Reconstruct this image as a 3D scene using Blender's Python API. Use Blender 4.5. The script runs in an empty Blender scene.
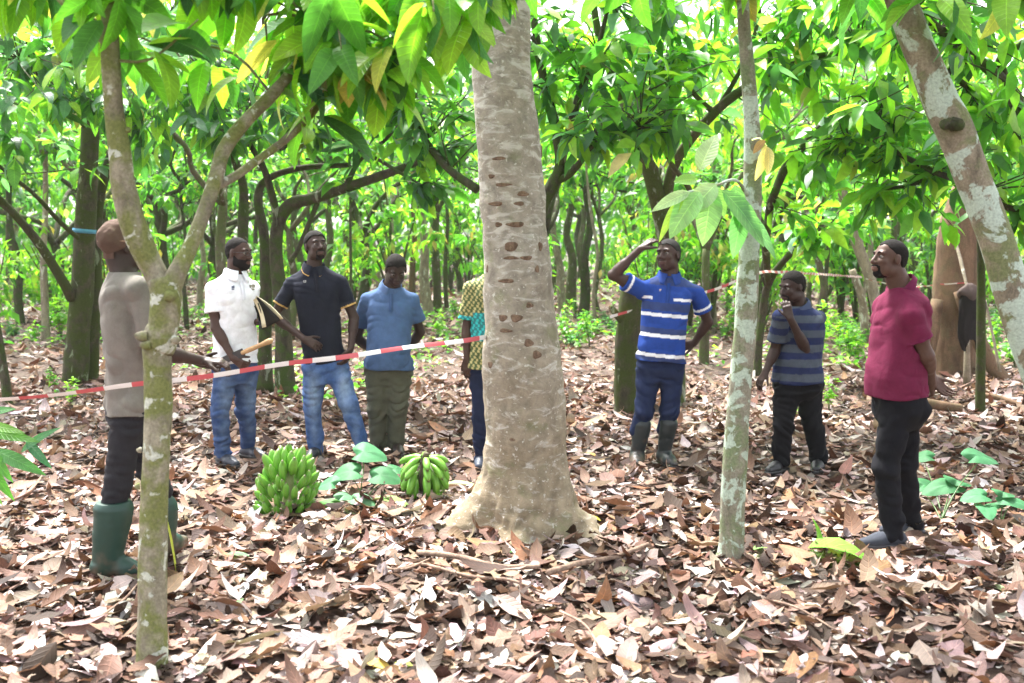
import bpy, math, random
import numpy as np
from mathutils import Vector, Matrix

scene = bpy.context.scene
C = scene.collection
rad = math.radians

# ------------------------------------------------------------------ camera
CAM_H, PITCH, FPX = 1.62, math.atan(89.5 / 1000.0), 1000.0
cam_d = bpy.data.cameras.new('camera')
cam_d.sensor_width = 36.0
cam_d.lens = 36.0 * FPX / 1024.0
cam_d.clip_end = 2000.0
cam_d.clip_start = 0.05
cam_d.dof.use_dof = True
cam_d.dof.focus_distance = 6.2
cam_d.dof.aperture_fstop = 2.8
cam = bpy.data.objects.new('camera', cam_d)
C.objects.link(cam)
cam.location = (0, 0, CAM_H)
cam.rotation_euler = (math.pi / 2 - PITCH, 0, 0)
scene.camera = cam

# ------------------------------------------------------------------ world, sun, exposure
SUN_EL, SUN_AZ = 62.0, -30.0       # azimuth from +Y (straight ahead), positive to the right
world = bpy.data.worlds.new('World')
scene.world = world
world.use_nodes = True
wn = world.node_tree
bgn = wn.nodes['Background']
sky = wn.nodes.new('ShaderNodeTexSky')
sky.sky_type = 'NISHITA'
sky.sun_disc = False
sky.sun_elevation = rad(SUN_EL)
sky.sun_rotation = rad(SUN_AZ)
sky.dust_density = 4.0
sky.air_density = 0.9
hsv = wn.nodes.new('ShaderNodeHueSaturation')
hsv.inputs['Saturation'].default_value = 0.22     # thin white overcast
wn.links.new(sky.outputs[0], hsv.inputs['Color'])
wn.links.new(hsv.outputs[0], bgn.inputs['Color'])
bgn.inputs['Strength'].default_value = 0.15
sun_d = bpy.data.lights.new('sun', 'SUN')
sun_d.energy = 3.4
sun_d.angle = rad(14.0)
sun_d.color = (1.0, 0.965, 0.92)
sun = bpy.data.objects.new('sun', sun_d)
C.objects.link(sun)
_sd = Vector((math.sin(rad(SUN_AZ)) * math.cos(rad(SUN_EL)), math.cos(rad(SUN_AZ)) * math.cos(rad(SUN_EL)), math.sin(rad(SUN_EL))))
sun.rotation_euler = _sd.to_track_quat('Z', 'Y').to_euler()
scene.view_settings.view_transform = 'Standard'
scene.view_settings.look = 'None'
scene.view_settings.gamma = 1.0
scene.view_settings.use_curve_mapping = False
scene.view_settings.exposure = 2.35
scene.cycles.max_bounces = 7
scene.cycles.diffuse_bounces = 4
scene.cycles.glossy_bounces = 2
scene.cycles.transmission_bounces = 5
scene.cycles.transparent_max_bounces = 4
scene.cycles.caustics_reflective = False
scene.cycles.caustics_refractive = False

# ------------------------------------------------------------------ measuring helpers
_F = np.array([0, math.cos(PITCH), -math.sin(PITCH)])
_U = np.array([0, math.sin(PITCH), math.cos(PITCH)])
_R = np.array([1.0, 0, 0])
def ray(px, py):
    return _F + _R * (px - 512) / FPX + _U * (341.5 - py) / FPX
def W(px, py, Y):
    d = ray(px, py)
    return np.array([0, 0, CAM_H]) + d * (Y / d[1])
def gh(x, y):
    x = np.asarray(x, float); y = np.asarray(y, float)
    h = 0.018 * np.sin(x * 1.3 + 0.7) * np.sin(y * 1.1 + 0.4) + 0.012 * np.sin(x * 2.9 + y * 1.7) + 0.009 * np.sin(y * 4.1 - x * 2.3)
    far = np.clip((y - 12) / 20, 0, 1)
    return h * np.clip((np.hypot(x, y)) / 4.0, 0, 1) + 0.25 * far * far * (np.sin(x * 0.21 + 1) * 0.5 + 0.6)
def G(px, py):
    d = ray(px, py)
    t = -CAM_H / d[2]
    return np.array([d[0] * t, d[1] * t, 0.0])

# ------------------------------------------------------------------ object helpers
def mesh_from(name, V, Fq, Ft=None, cols=None, uvs=None, attrs=None, smooth=True):
    me = bpy.data.meshes.new(name)
    V = np.asarray(V, np.float32)
    loops, starts, n = [], [], 0
    if Fq is not None and len(Fq):
        Fq = np.asarray(Fq, np.int32)
        loops.append(Fq.ravel()); starts.append(np.arange(len(Fq), dtype=np.int32) * 4); n = Fq.size
    if Ft is not None and len(Ft):
        Ft = np.asarray(Ft, np.int32)
        loops.append(Ft.ravel()); starts.append(n + np.arange(len(Ft), dtype=np.int32) * 3)
    loops = np.concatenate(loops); starts = np.concatenate(starts)
    me.vertices.add(len(V)); me.vertices.foreach_set('co', V.ravel())
    me.loops.add(len(loops)); me.loops.foreach_set('vertex_index', loops)
    me.polygons.add(len(starts)); me.polygons.foreach_set('loop_start', starts)
    if uvs is not None:
        ul = me.uv_layers.new(name='UVMap')
        ul.data.foreach_set('uv', np.asarray(uvs, np.float32)[loops].ravel())
    if cols is not None:
        ca = me.color_attributes.new('Col', 'FLOAT_COLOR', 'POINT')
        c4 = np.ones((len(V), 4), np.float32); c4[:, :3] = cols
        ca.data.foreach_set('color', c4.ravel())
    for k, a in (attrs or {}).items():
        at_ = me.attributes.new(k, 'FLOAT', 'POINT')
        at_.data.foreach_set('value', np.asarray(a, np.float32))
    me.update(calc_edges=True)
    me.validate()
    me.polygons.foreach_set('use_smooth', [bool(smooth)] * len(me.polygons))
    return me
def obj(name, me, mat, parent=None, loc=None, label=None):
    o = bpy.data.objects.new(name, me)
    C.objects.link(o)
    if mat is not None:
        me.materials.clear(); me.materials.append(mat)
    if parent is not None: o.parent = parent
    if loc is not None: o.location = loc
    if label: o['label'] = label
    return o
def tag(o, label, cat, group=None, kind=None):
    o['label'] = label; o['category'] = cat
    if group: o['group'] = group
    if kind: o['kind'] = kind
    return o
def thing(name, label, cat, loc=(0, 0, 0), rz=0.0, group=None):
    o = bpy.data.objects.new(name, None)
    o.empty_display_size = 0.2
    C.objects.link(o)
    o.location = loc; o.rotation_euler = (0, 0, rz)
    return tag(o, label, cat, group)
def structure(o):
    o['kind'] = 'structure'; return o
def copy_tree(o, parent=None):
    c = o.copy(); C.objects.link(c)
    if parent is not None: c.parent = parent
    for ch in list(o.children): copy_tree(ch, c)
    return c
class MB:
    """collects arrays into one mesh"""
    def __init__(s): s.V = []; s.Q = []; s.T = []; s.Cc = []; s.U = []; s.n = 0
    def add(s, V, Q=None, T=None, col=None, uv=None):
        V = np.asarray(V, float).reshape(-1, 3)
        s.V.append(V)
        if Q is not None and len(Q): s.Q.append(np.asarray(Q) + s.n)
        if T is not None and len(T): s.T.append(np.asarray(T) + s.n)
        if col is None: col = (1, 1, 1)
        s.Cc.append(np.broadcast_to(np.asarray(col, float), (len(V), 3)))
        s.U.append(np.zeros((len(V), 2)) if uv is None else np.asarray(uv, float))
        s.n += len(V)
    def mesh(s, name, off=(0, 0, 0), smooth=True):
        V = np.concatenate(s.V) - np.asarray(off)
        return mesh_from(name, V, np.concatenate(s.Q) if s.Q else None, np.concatenate(s.T) if s.T else None,
                         cols=np.concatenate(s.Cc), uvs=np.concatenate(s.U), smooth=smooth)

# ------------------------------------------------------------------ noise (numpy)
def _hash(ix, iy, iz, seed):
    h = (ix.astype(np.int64) * 73856093) ^ (iy.astype(np.int64) * 19349663) ^ (iz.astype(np.int64) * 83492791) ^ (seed * 2654435761)
    h = (h ^ (h >> 13)) * 1274126177
    h = h ^ (h >> 16)
    return (h & 0xffff) / 32767.5 - 1.0
def vnoise(P, seed=0):
    P = np.asarray(P, float)
    i = np.floor(P).astype(np.int64); f = P - i
    f = f * f * (3 - 2 * f)
    x, y, z = i[..., 0], i[..., 1], i[..., 2]
    fx, fy, fz = f[..., 0], f[..., 1], f[..., 2]
    def L(a, b, t): return a + (b - a) * t
    c = lambda a, b, d: _hash(x + a, y + b, z + d, seed)
    return L(L(L(c(0,0,0), c(1,0,0), fx), L(c(0,1,0), c(1,1,0), fx), fy),
             L(L(c(0,0,1), c(1,0,1), fx), L(c(0,1,1), c(1,1,1), fx), fy), fz)
def fbm(P, seed=0, o=3):
    s = 0; a = 1.0; P = np.asarray(P, float)
    for k in range(o):
        s = s + a * vnoise(P * (2 ** k), seed + k); a *= 0.5
    return s

# ------------------------------------------------------------------ materials
def new_mat(name):
    m = bpy.data.materials.new(name); m.use_nodes = True
    nt = m.node_tree; b = nt.nodes['Principled BSDF']
    return m, nt, b
def N(nt, t, **kw):
    n = nt.nodes.new(t)
    for k, v in kw.items():
        if k in n.inputs.keys() if hasattr(n.inputs, 'keys') else False: n.inputs[k].default_value = v
        else: setattr(n, k, v)
    return n
def noise_n(nt, scale, detail=4, rough=0.55, vec=None, dist=0.0):
    n = nt.nodes.new('ShaderNodeTexNoise')
    n.inputs['Scale'].default_value = scale; n.inputs['Detail'].default_value = detail
    n.inputs['Roughness'].default_value = rough; n.inputs['Distortion'].default_value = dist
    if vec is not None: nt.links.new(vec, n.inputs['Vector'])
    return n
def ramp_n(nt, src, stops):
    r = nt.nodes.new('ShaderNodeValToRGB')
    e = r.color_ramp.elements
    while len(e) < len(stops): e.new(0.5)
    for k, (p, c) in enumerate(stops):
        e[k].position = p
        e[k].color = (c, c, c, 1) if np.isscalar(c) else (*c, 1)
    nt.links.new(src, r.inputs[0])
    return r
def mix_n(nt, fac, a, b, mode='MIX'):
    m = nt.nodes.new('ShaderNodeMix'); m.data_type = 'RGBA'; m.blend_type = mode
    def put(s, v):
        if isinstance(v, bpy.types.NodeSocket): nt.links.new(v, s)
        elif np.isscalar(v): s.default_value = v
        else: s.default_value = (*v, 1)
    put(m.inputs[0], fac); put(m.inputs[6], a); put(m.inputs[7], b)
    return m.outputs[2]
def bump_n(nt, h, strength, dist, b, prev=None):
    n = nt.nodes.new('ShaderNodeBump')
    n.inputs['Strength'].default_value = strength; n.inputs['Distance'].default_value = dist
    nt.links.new(h, n.inputs['Height'])
    if prev is not None: nt.links.new(prev, n.inputs['Normal'])
    if b is not None: nt.links.new(n.outputs[0], b.inputs['Normal'])
    return n.outputs[0]
def objcoord(nt, scale=(1, 1, 1)):
    tc = nt.nodes.new('ShaderNodeTexCoord'); mp = nt.nodes.new('ShaderNodeMapping')
    mp.inputs['Scale'].default_value = scale
    nt.links.new(tc.outputs['Object'], mp.inputs['Vector'])
    return mp.outputs[0]
def plain(name, col, rough=0.7, var=0.15, scale=20, bump=0.0, spec=0.3):
    m, nt, b = new_mat(name)
    v = objcoord(nt)
    n = noise_n(nt, scale, 4, 0.6, v)
    c = tuple(x * (1 - var) for x in col); d = tuple(min(1, x * (1 + var)) for x in col)
    r = ramp_n(nt, n.outputs[0], [(0.3, c), (0.7, d)])
    nt.links.new(r.outputs[0], b.inputs['Base Color'])
    b.inputs['Roughness'].default_value = rough
    b.inputs['Specular IOR Level'].default_value = spec
    if bump: bump_n(nt, n.outputs[0], bump, 0.01, b)
    return m
def bark(name, base, dark, lichen=None, lich_amt=0.5, moss=None, moss_amt=0.5, scale=6.0, bumpd=0.012, lsc=9.0, stretch=0.45, lround=False):
    m, nt, b = new_mat(name)
    v = objcoord(nt); vs = objcoord(nt, (1, 1, stretch))
    n1 = noise_n(nt, scale * 2.2, 8, 0.65, vs, 0.4)
    col = ramp_n(nt, n1.outputs[0], [(0.32, dark), (0.62, base)]).outputs[0]
    if moss:
        n3 = noise_n(nt, 5.5, 6, 0.65, v, 0.3)
        f = ramp_n(nt, n3.outputs[0], [(0.62 - moss_amt * 0.35, 0.0), (0.72 - moss_amt * 0.3, 1.0)])
        col = mix_n(nt, f.outputs[0], col, moss)
    if lichen:
        n2 = noise_n(nt, lsc, 5, 0.6, vs, 0.6)
        n2 = noise_n(nt, lsc, 5, 0.6, v, 0.4) if lround else n2
        f = ramp_n(nt, n2.outputs[0], [(0.68 - lich_amt * 0.25, 0.0), (0.72 - lich_amt * 0.25, 1.0)])
        col = mix_n(nt, f.outputs[0], col, lichen)
    nf = noise_n(nt, 90, 3, 0.6, v)
    ff = ramp_n(nt, nf.outputs[0], [(0.3, 0.72), (0.7, 1.15)])
    col = mix_n(nt, 1.0, col, ff.outputs[0], 'MULTIPLY')
    nt.links.new(col, b.inputs['Base Color'])
    b.inputs['Roughness'].default_value = 0.9
    b.inputs['Specular IOR Level'].default_value = 0.15
    p = bump_n(nt, n1.outputs[0], 0.8, bumpd, None)
    bump_n(nt, nf.outputs[0], 0.5, 0.004, b, p)
    return m
def leaf_mat(name, trans=0.55, rough=0.38, veins=True, tint=(1.5, 1.75, 0.75), spec=0.45, vsc=11.0):
    m, nt, b = new_mat(name)
    at_ = nt.nodes.new('ShaderNodeAttribute'); at_.attribute_name = 'Col'
    col = at_.outputs['Color']
    v = objcoord(nt)
    n = noise_n(nt, 14, 3, 0.6, v)
    col = mix_n(nt, 1.0, col, ramp_n(nt, n.outputs[0], [(0.3, 0.8), (0.7, 1.2)]).outputs[0], 'MULTIPLY')
    nor = None
    if veins:
        uv = nt.nodes.new('ShaderNodeUVMap'); sx = nt.nodes.new('ShaderNodeSeparateXYZ')
        nt.links.new(uv.outputs[0], sx.inputs[0])
        def M(op, a, b_=None):
            q = nt.nodes.new('ShaderNodeMath'); q.operation = op
            for k, z in enumerate((a, b_)):
                if z is None: continue
                if isinstance(z, bpy.types.NodeSocket): nt.links.new(z, q.inputs[k])
                else: q.inputs[k].default_value = z
            return q.outputs[0]
        au = M('ABSOLUTE', M('SUBTRACT', sx.outputs[0], 0.5))
        ph = M('SUBTRACT', M('MULTIPLY', sx.outputs[1], vsc), M('MULTIPLY', au, 3.0))
        st = M('SINE', M('MULTIPLY', ph, 6.2832))
        side = M('POWER', M('MULTIPLY', M('ADD', st, 1.0), 0.5), 12.0)
        mid = M('LESS_THAN', au, 0.022)
        vein = M('MAXIMUM', M('MULTIPLY', side, 0.45), mid)
        col = mix_n(nt, M('MULTIPLY', vein, 0.45), col, mix_n(nt, 1.0, col, (2.2, 2.0, 1.8), 'MULTIPLY'))
        nor = bump_n(nt, M('SUBTRACT', 1.0, vein), 0.6, 0.006, b)
    nt.links.new(col, b.inputs['Base Color'])
    b.inputs['Roughness'].default_value = rough
    b.inputs['Specular IOR Level'].default_value = spec
    tr = nt.nodes.new('ShaderNodeBsdfTranslucent')
    tc = mix_n(nt, 1.0, col, tint, 'MULTIPLY')
    nt.links.new(tc, tr.inputs['Color'])
    if nor is not None: nt.links.new(nor, tr.inputs['Normal'])
    ms = nt.nodes.new('ShaderNodeMixShader'); ms.inputs[0].default_value = trans
    nt.links.new(b.outputs[0], ms.inputs[1]); nt.links.new(tr.outputs[0], ms.inputs[2])
    nt.links.new(ms.outputs[0], nt.nodes['Material Output'].inputs['Surface'])
    return m
def cloth_mat(name, rough=0.92, weave=260, mott=0.12):
    m, nt, b = new_mat(name)
    at_ = nt.nodes.new('ShaderNodeAttribute'); at_.attribute_name = 'Col'
    v = objcoord(nt)
    n = noise_n(nt, 18, 4, 0.6, v); n2 = noise_n(nt, weave, 2, 0.5, v)
    col = mix_n(nt, 1.0, at_.outputs['Color'], ramp_n(nt, n.outputs[0], [(0.3, 1 - mott), (0.7, 1 + mott)]).outputs[0], 'MULTIPLY')
    col = mix_n(nt, 1.0, col, ramp_n(nt, n2.outputs[0], [(0.3, 0.9), (0.7, 1.08)]).outputs[0], 'MULTIPLY')
    nt.links.new(col, b.inputs['Base Color'])
    b.inputs['Roughness'].default_value = rough
    b.inputs['Specular IOR Level'].default_value = 0.2
    nw = noise_n(nt, 7, 3, 0.5, objcoord(nt, (1, 1, .7)), 0.7)
    p = bump_n(nt, nw.outputs[0], 0.5, 0.03, None)
    bump_n(nt, n2.outputs[0], 0.3, 0.003, b, p)
    return m
def vcol_mat(name, rough, spec=0.4, fine=60, bump=0.2, var=0.12):
    m, nt, b = new_mat(name)
    at_ = nt.nodes.new('ShaderNodeAttribute'); at_.attribute_name = 'Col'
    v = objcoord(nt); n = noise_n(nt, fine, 4, 0.6, v)
    col = mix_n(nt, 1.0, at_.outputs['Color'], ramp_n(nt, n.outputs[0], [(0.3, 1 - var), (0.7, 1 + var)]).outputs[0], 'MULTIPLY')
    nt.links.new(col, b.inputs['Base Color'])
    b.inputs['Roughness'].default_value = rough; b.inputs['Specular IOR Level'].default_value = spec
    bump_n(nt, n.outputs[0], bump, 0.004, b)
    return m

M_leaf = leaf_mat('cocoa leaf')
M_leaf_far = leaf_mat('cocoa leaf far', veins=False)
M_heart = leaf_mat('heart leaf', trans=0.3, veins=False, rough=.6, spec=.25, tint=(1.3, 1.3, .6))
M_litter = leaf_mat('dry leaf', trans=0.10, rough=0.68, tint=(1.3, 1.0, 0.7), spec=0.18, vsc=8.0)
M_litter_far = leaf_mat('dry leaf far', trans=0.05, rough=0.55, veins=False, tint=(1.3, 1.0, 0.7), spec=0.35)
M_skin = vcol_mat('skin', 0.52, 0.32, 90, 0.15, 0.1)
M_cloth = cloth_mat('cotton')
M_denim = cloth_mat('denim', weave=320, mott=0.3)
M_rubber = vcol_mat('rubber', 0.48, 0.5, 30, 0.1, 0.1)
M_hair = vcol_mat('hair', 0.9, 0.2, 350, 0.9, 0.4)
M_eye = vcol_mat('eye', 0.15, 0.5, 10, 0.0, 0.0)

# ------------------------------------------------------------------ tubes
def catmull(P, n):
    P = np.asarray(P, float); out = []
    Q = np.vstack([2 * P[0] - P[1], P, 2 * P[-1] - P[-2]])
    for i in range(len(P) - 1):
        p0, p1, p2, p3 = Q[i], Q[i + 1], Q[i + 2], Q[i + 3]
        for k in range(n):
            t = k / n
            out.append(0.5 * ((2 * p1) + (-p0 + p2) * t + (2 * p0 - 5 * p1 + 4 * p2 - p3) * t * t + (-p0 + 3 * p1 - 3 * p2 + p3) * t ** 3))
    out.append(P[-1])
    return np.array(out)
def tube(mb, pts, radii, ns=10, sub=4, rough=0.0, seed=0, cap=True, col=(1, 1, 1), lump=1.0):
    pr = np.column_stack([np.asarray(pts, float), np.asarray(radii, float)])
    cr = catmull(pr, sub) if sub > 1 else pr
    P, Rr = cr[:, :3], np.maximum(cr[:, 3], 0.0008)
    T = np.gradient(P, axis=0); T /= np.linalg.norm(T, axis=1)[:, None] + 1e-9
    u = np.cross(T[0], [0, 0, 1.0]) if abs(T[0][2]) < 0.9 else np.cross(T[0], [1.0, 0, 0])
    u /= np.linalg.norm(u)
    ang = np.linspace(0, 2 * np.pi, ns, endpoint=False)
    V = []
    for i in range(len(P)):
        u = u - T[i] * np.dot(u, T[i]); u /= np.linalg.norm(u) + 1e-9
        w = np.cross(T[i], u)
        V.append(P[i] + Rr[i] * (np.cos(ang)[:, None] * u + np.sin(ang)[:, None] * w))
    V = np.array(V)
    if rough:
        n = vnoise(V * (lump * np.array([5, 5, 3.0])), seed) + 0.5 * vnoise(V * (lump * np.array([17, 17, 9.0])), seed + 5)
        V = P[:, None, :] + (V - P[:, None, :]) * (1 + rough * n)[..., None]
    m = len(P)
    i, j = np.meshgrid(np.arange(m - 1), np.arange(ns), indexing='ij')
    a = i * ns + j; b = i * ns + (j + 1) % ns
    Q = np.stack([a, b, b + ns, a + ns], -1).reshape(-1, 4)
    V = V.reshape(-1, 3); Tt = []
    if cap:
        V = np.vstack([V, P[0], P[-1]])
        k0, k1 = m * ns, m * ns + 1
        jj = np.arange(ns)
        Tt = np.vstack([np.stack([np.full(ns, k0), (jj + 1) % ns, jj], -1),
                        np.stack([np.full(ns, k1), (m - 1) * ns + jj, (m - 1) * ns + (jj + 1) % ns], -1)])
    mb.add(V, Q, Tt, col)

# ------------------------------------------------------------------ leaves (vectorised blades)
def blades(pos, dirv, L, Wd, kappa, fold, roll, cols, segs=5, wavy=0.0, seed=0, shape=0):
    """one curved, folded blade per row; returns V, Q, col, uv"""
    rng = np.random.default_rng(abs(int(seed)))
    n = len(pos); pos = np.asarray(pos, float); d = np.asarray(dirv, float)
    d = d / (np.linalg.norm(d, axis=1)[:, None] + 1e-9)
    up = np.tile([0, 0, 1.0], (n, 1))
    bad = np.abs(d[:, 2]) > 0.97
    up[bad] = [1.0, 0, 0]
    y = np.cross(up, d); y /= np.linalg.norm(y, axis=1)[:, None]
    z = np.cross(d, y)
    cr, sr = np.cos(roll)[:, None], np.sin(roll)[:, None]
    y, z = y * cr + z * sr, z * cr - y * sr
    t = np.linspace(0, 1, segs + 1)
    if shape == 2:
        w = np.sin(np.pi * np.clip(t, 0, 1) ** 0.9) ** 0.55; w[0] = 0.25; w[-1] = 0.2
    elif shape == 0: w = np.sin(np.pi * np.clip(t, 0, 1) ** 0.85) ** 0.75 * (1 - 0.25 * t); w[0] = 0.05; w[-1] = 0.02
    else: w = np.sin(np.pi * t ** 0.7) ** 0.6; w[0] = 0.05; w[-1] = 0.02
    k = np.where(np.abs(kappa) < 0.05, 0.05, kappa)[:, None]
    x_ = (np.sin(k * t) / k) * L[:, None]
    z_ = (-(1 - np.cos(k * t)) / k) * L[:, None]
    wj = w[None, :] * Wd[:, None] * 0.5
    if wavy: wj = wj * (1 + wavy * rng.uniform(-1, 1, (n, segs + 1)))
    f = fold[:, None]
    mid = pos[:, None, :] + d[:, None, :] * x_[..., None] + z[:, None, :] * z_[..., None]
    off_y = wj * np.cos(f); off_z = wj * np.sin(f)
    if wavy: off_z = off_z + wavy * 0.5 * Wd[:, None] * rng.uniform(-1, 1, (n, segs + 1)) * w[None, :]
    Lf = mid - y[:, None, :] * off_y[..., None] + z[:, None, :] * off_z[..., None]
    if wavy: off_z = wj * np.sin(f) + wavy * 0.5 * Wd[:, None] * rng.uniform(-1, 1, (n, segs + 1)) * w[None, :]
    Rt = mid + y[:, None, :] * off_y[..., None] + z[:, None, :] * off_z[..., None]
    V = np.stack([Lf, mid, Rt], 2)                      # n, s+1, 3, 3
    S = segs + 1
    base = (np.arange(n) * S * 3)[:, None, None]
    i = (np.arange(segs) * 3)[None, :, None]
    c = np.arange(2)[None, None, :]
    a = base + i + c
    Q = np.stack([a, a + 1, a + 4, a + 3], -1).reshape(-1, 4)
    uv = np.zeros((n, S, 3, 2)); uv[..., 0] = np.array([0, 0.5, 1])[None, None, :]; uv[..., 1] = t[None, :, None]
    col = np.repeat(np.asarray(cols), S * 3, axis=0)
    return V.reshape(-1, 3), Q, col, uv.reshape(-1, 2)

GREENS = dict(
    fresh=[(0.19, 0.40, 0.035), (0.13, 0.34, 0.035), (0.26, 0.44, 0.045)],
    mid=[(0.08, 0.24, 0.035), (0.10, 0.28, 0.04), (0.065, 0.20, 0.04)],
    dark=[(0.04, 0.13, 0.04), (0.05, 0.15, 0.05), (0.035, 0.10, 0.035)],
    blue=[(0.08, 0.20, 0.11), (0.10, 0.22, 0.14)],
    yellow=[(0.42, 0.42, 0.10), (0.40, 0.30, 0.10), (0.5, 0.42, 0.2)])
def pick(rng, n, mix):
    keys = list(mix); p = np.array([mix[k] for k in keys], float); p /= p.sum()
    ch = rng.choice(len(keys), n, p=p)
    out = np.zeros((n, 3))
    for q, k in enumerate(keys):
        pal = np.array(GREENS[k]); m = ch == q
        out[m] = pal[rng.integers(0, len(pal), m.sum())]
    return out * rng.uniform(0.8, 1.25, (n, 1))
def leaf_spray(mb, rng, centers, tdirs, per, L=(0.2, 0.32), mix=None, segs=4, spread=0.35, droop=0.5, back=0.35):
    """leaves along the last part of twigs: whorls that radiate and hang"""
    centers = np.asarray(centers, float); tdirs = np.asarray(tdirs, float)
    n = len(centers) * per
    c = np.repeat(centers, per, 0); td = np.repeat(tdirs, per, 0)
    s = rng.uniform(0, 1, n)
    pos = c - td * (s * back)[:, None]
    rnd = rng.normal(0, 1, (n, 3)); rnd[:, 2] *= 0.5
    d = rnd / np.linalg.norm(rnd, axis=1)[:, None] + td * 0.5 + np.array([0, 0, -1.0]) * rng.uniform(droop * 0.3, droop * 1.7, n)[:, None]
    d /= np.linalg.norm(d, axis=1)[:, None]
    pos = pos + d * rng.uniform(0.01, 0.05, n)[:, None]
    LL = rng.uniform(L[0], L[1], n)
    V, Q, col, uv = blades(pos, d, LL, LL * rng.uniform(0.38, 0.54, n), rng.uniform(0.2, 1.2, n), rng.uniform(0.1, 0.5, n),
                           rng.normal(0, 0.45, n), pick(rng, n, mix), segs, 0.03, int(rng.integers(1e6)))
    mb.add(V, Q, None, col, uv)
# ================================================================== GROUND
def ground():
    m, nt, b = new_mat('forest soil')
    v = objcoord(nt)
    n = noise_n(nt, 9, 8, 0.7, v); n2 = noise_n(nt, 1.1, 4, 0.6, v)
    c = ramp_n(nt, n.outputs[0], [(0.3, (0.03, 0.018, 0.013)), (0.55, (0.085, 0.052, 0.038)), (0.75, (0.19, 0.14, 0.11))]).outputs[0]
    g = ramp_n(nt, n2.outputs[0], [(0.5, 0.0), (0.62, 0.6)])
    c = mix_n(nt, g.outputs[0], c, (0.075, 0.052, 0.036))
    nt.links.new(c, b.inputs['Base Color']); b.inputs['Roughness'].default_value = 0.95
    bump_n(nt, n.outputs[0], 0.8, 0.04, b)
    xs = np.concatenate([-np.geomspace(400, 14, 14), np.linspace(-12, 12, 81), np.geomspace(14, 400, 14)])
    ys = np.concatenate([-np.geomspace(300, 4, 10), np.linspace(-2, 30, 107), np.geomspace(33, 600, 16)])
    X, Y = np.meshgrid(xs, ys)
    V = np.stack([X, Y, gh(X, Y)], -1).reshape(-1, 3)
    nx, ny = len(xs), len(ys)
    i, j = np.meshgrid(np.arange(ny - 1), np.arange(nx - 1), indexing='ij')
    a = (i * nx + j).ravel()
    Q = np.stack([a, a + 1, a + nx + 1, a + nx], -1)
    structure(obj('ground', mesh_from('ground', V, Q), m))
ground()

LIT = np.array([(0.18, 0.108, 0.076), (0.24, 0.16, 0.122), (0.31, 0.235, 0.20), (0.40, 0.335, 0.31), (0.11, 0.062, 0.043), (0.045, 0.028, 0.022), (0.26, 0.14, 0.08), (0.52, 0.46, 0.44)])
LITP = np.array([0.17, 0.17, 0.17, 0.11, 0.14, 0.14, 0.04, 0.06])
LITP = LITP / LITP.sum()
LMB = MB()
def litter(xr, yr, dens, segs, Lr, seed, lift=0.022):
    rng = np.random.default_rng(seed)
    area = (xr[1] - xr[0]) * (yr[1] - yr[0])
    n = int(area * dens)
    x = rng.uniform(*xr, n); y = rng.uniform(*yr, n)
    k = np.abs(x) < 0.56 * y + 1.5
    x, y = x[k], y[k]; n = len(x)
    # heaps and hollows
    hp = fbm(np.stack([x * 1.6, y * 1.6, 0 * x], -1), 3, 2)
    z = gh(x, y) + 0.006 + rng.uniform(0, 1, n) ** 1.6 * lift + np.clip(hp, 0, 1) * lift * 0.5
    a = rng.uniform(0, 2 * np.pi, n)
    tilt = np.clip(rng.normal(0.0, 0.15, n), -.35, .3)
    d = np.stack([np.cos(a) * np.cos(tilt), np.sin(a) * np.cos(tilt), np.sin(tilt)], -1)
    L = 0.9 * rng.uniform(Lr[0], Lr[1], n) * rng.choice([1.2, 1.0, 0.7, 0.42], n)
    kap = np.clip(rng.normal(0.25, 0.75, n), -.7, 2.2); fold = np.abs(rng.normal(0.24, 0.3, n)) * rng.choice([1, 1, -1], n)
    ci = rng.choice(len(LIT), n, p=LITP)
    col = LIT[ci] * rng.uniform(0.6, 1.15, (n, 1)) * (1 + 0.06 * rng.normal(0, 1, (n, 3)))
    pos = np.stack([x, y, z + L * 0.5 * np.maximum(0, -np.sin(tilt))], -1) - d * (L * 0.5)[:, None]
    pos[:, 2] = np.maximum(pos[:, 2], gh(pos[:, 0], pos[:, 1]) + 0.004)
    thin = (fbm(np.stack([x * 2.3, y * 2.3, 0 * x], -1), 17, 2) < -0.6) & (rng.uniform(0, 1, n) < .3)
    u_ = rng.uniform(0, 1, n); half = (u_ < 0.32) & ~thin; frag = (u_ > .78) & ~thin; L = np.where(frag, L * .45, L); col = np.where(frag[:, None], col * .75, col)
    n0 = ~half & ~frag & ~thin
    for sel, shp, wr, wv in ((n0, 0, (0.3, 0.52), 0.2), (half, 2, (0.35, 0.8), 0.42), (frag, 2, (.4, 1.0), .5)):
        m = sel; nn = int(m.sum())
        Ls = L[m] * (0.65 if shp == 2 else 1.0)
        V, Q, c, uv = blades(pos[m], d[m], Ls, Ls * rng.uniform(wr[0], wr[1], nn), kap[m], fold[m], rng.normal(0, 0.3, nn) + (rng.uniform(0, 1, nn) < 0.4) * np.pi, np.clip(col[m], 0, 0.8), segs, wv, seed + 1 + shp, shp)
        g = gh(V[:, 0], V[:, 1])
        V[:, 2] = np.maximum(V[:, 2], g + 0.003 + 0.004 * ((np.arange(len(V)) // (3 * (segs + 1))) % 7) / 7)
        LMB.add(V, Q, None, c, uv)
litter((-4.6, 4.6), (1.8, 6.2), 600, 6, (0.12, 0.25), 11)
litter((-8.5, 8.5), (6.2, 12.5), 360, 4, (0.12, 0.25), 12)
litter((-16, 16), (12.5, 26), 75, 2, (0.17, 0.32), 13, 0.04)
litter((-30, 30), (26, 52), 16, 2, (0.35, 0.6), 14, 0.06)
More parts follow.
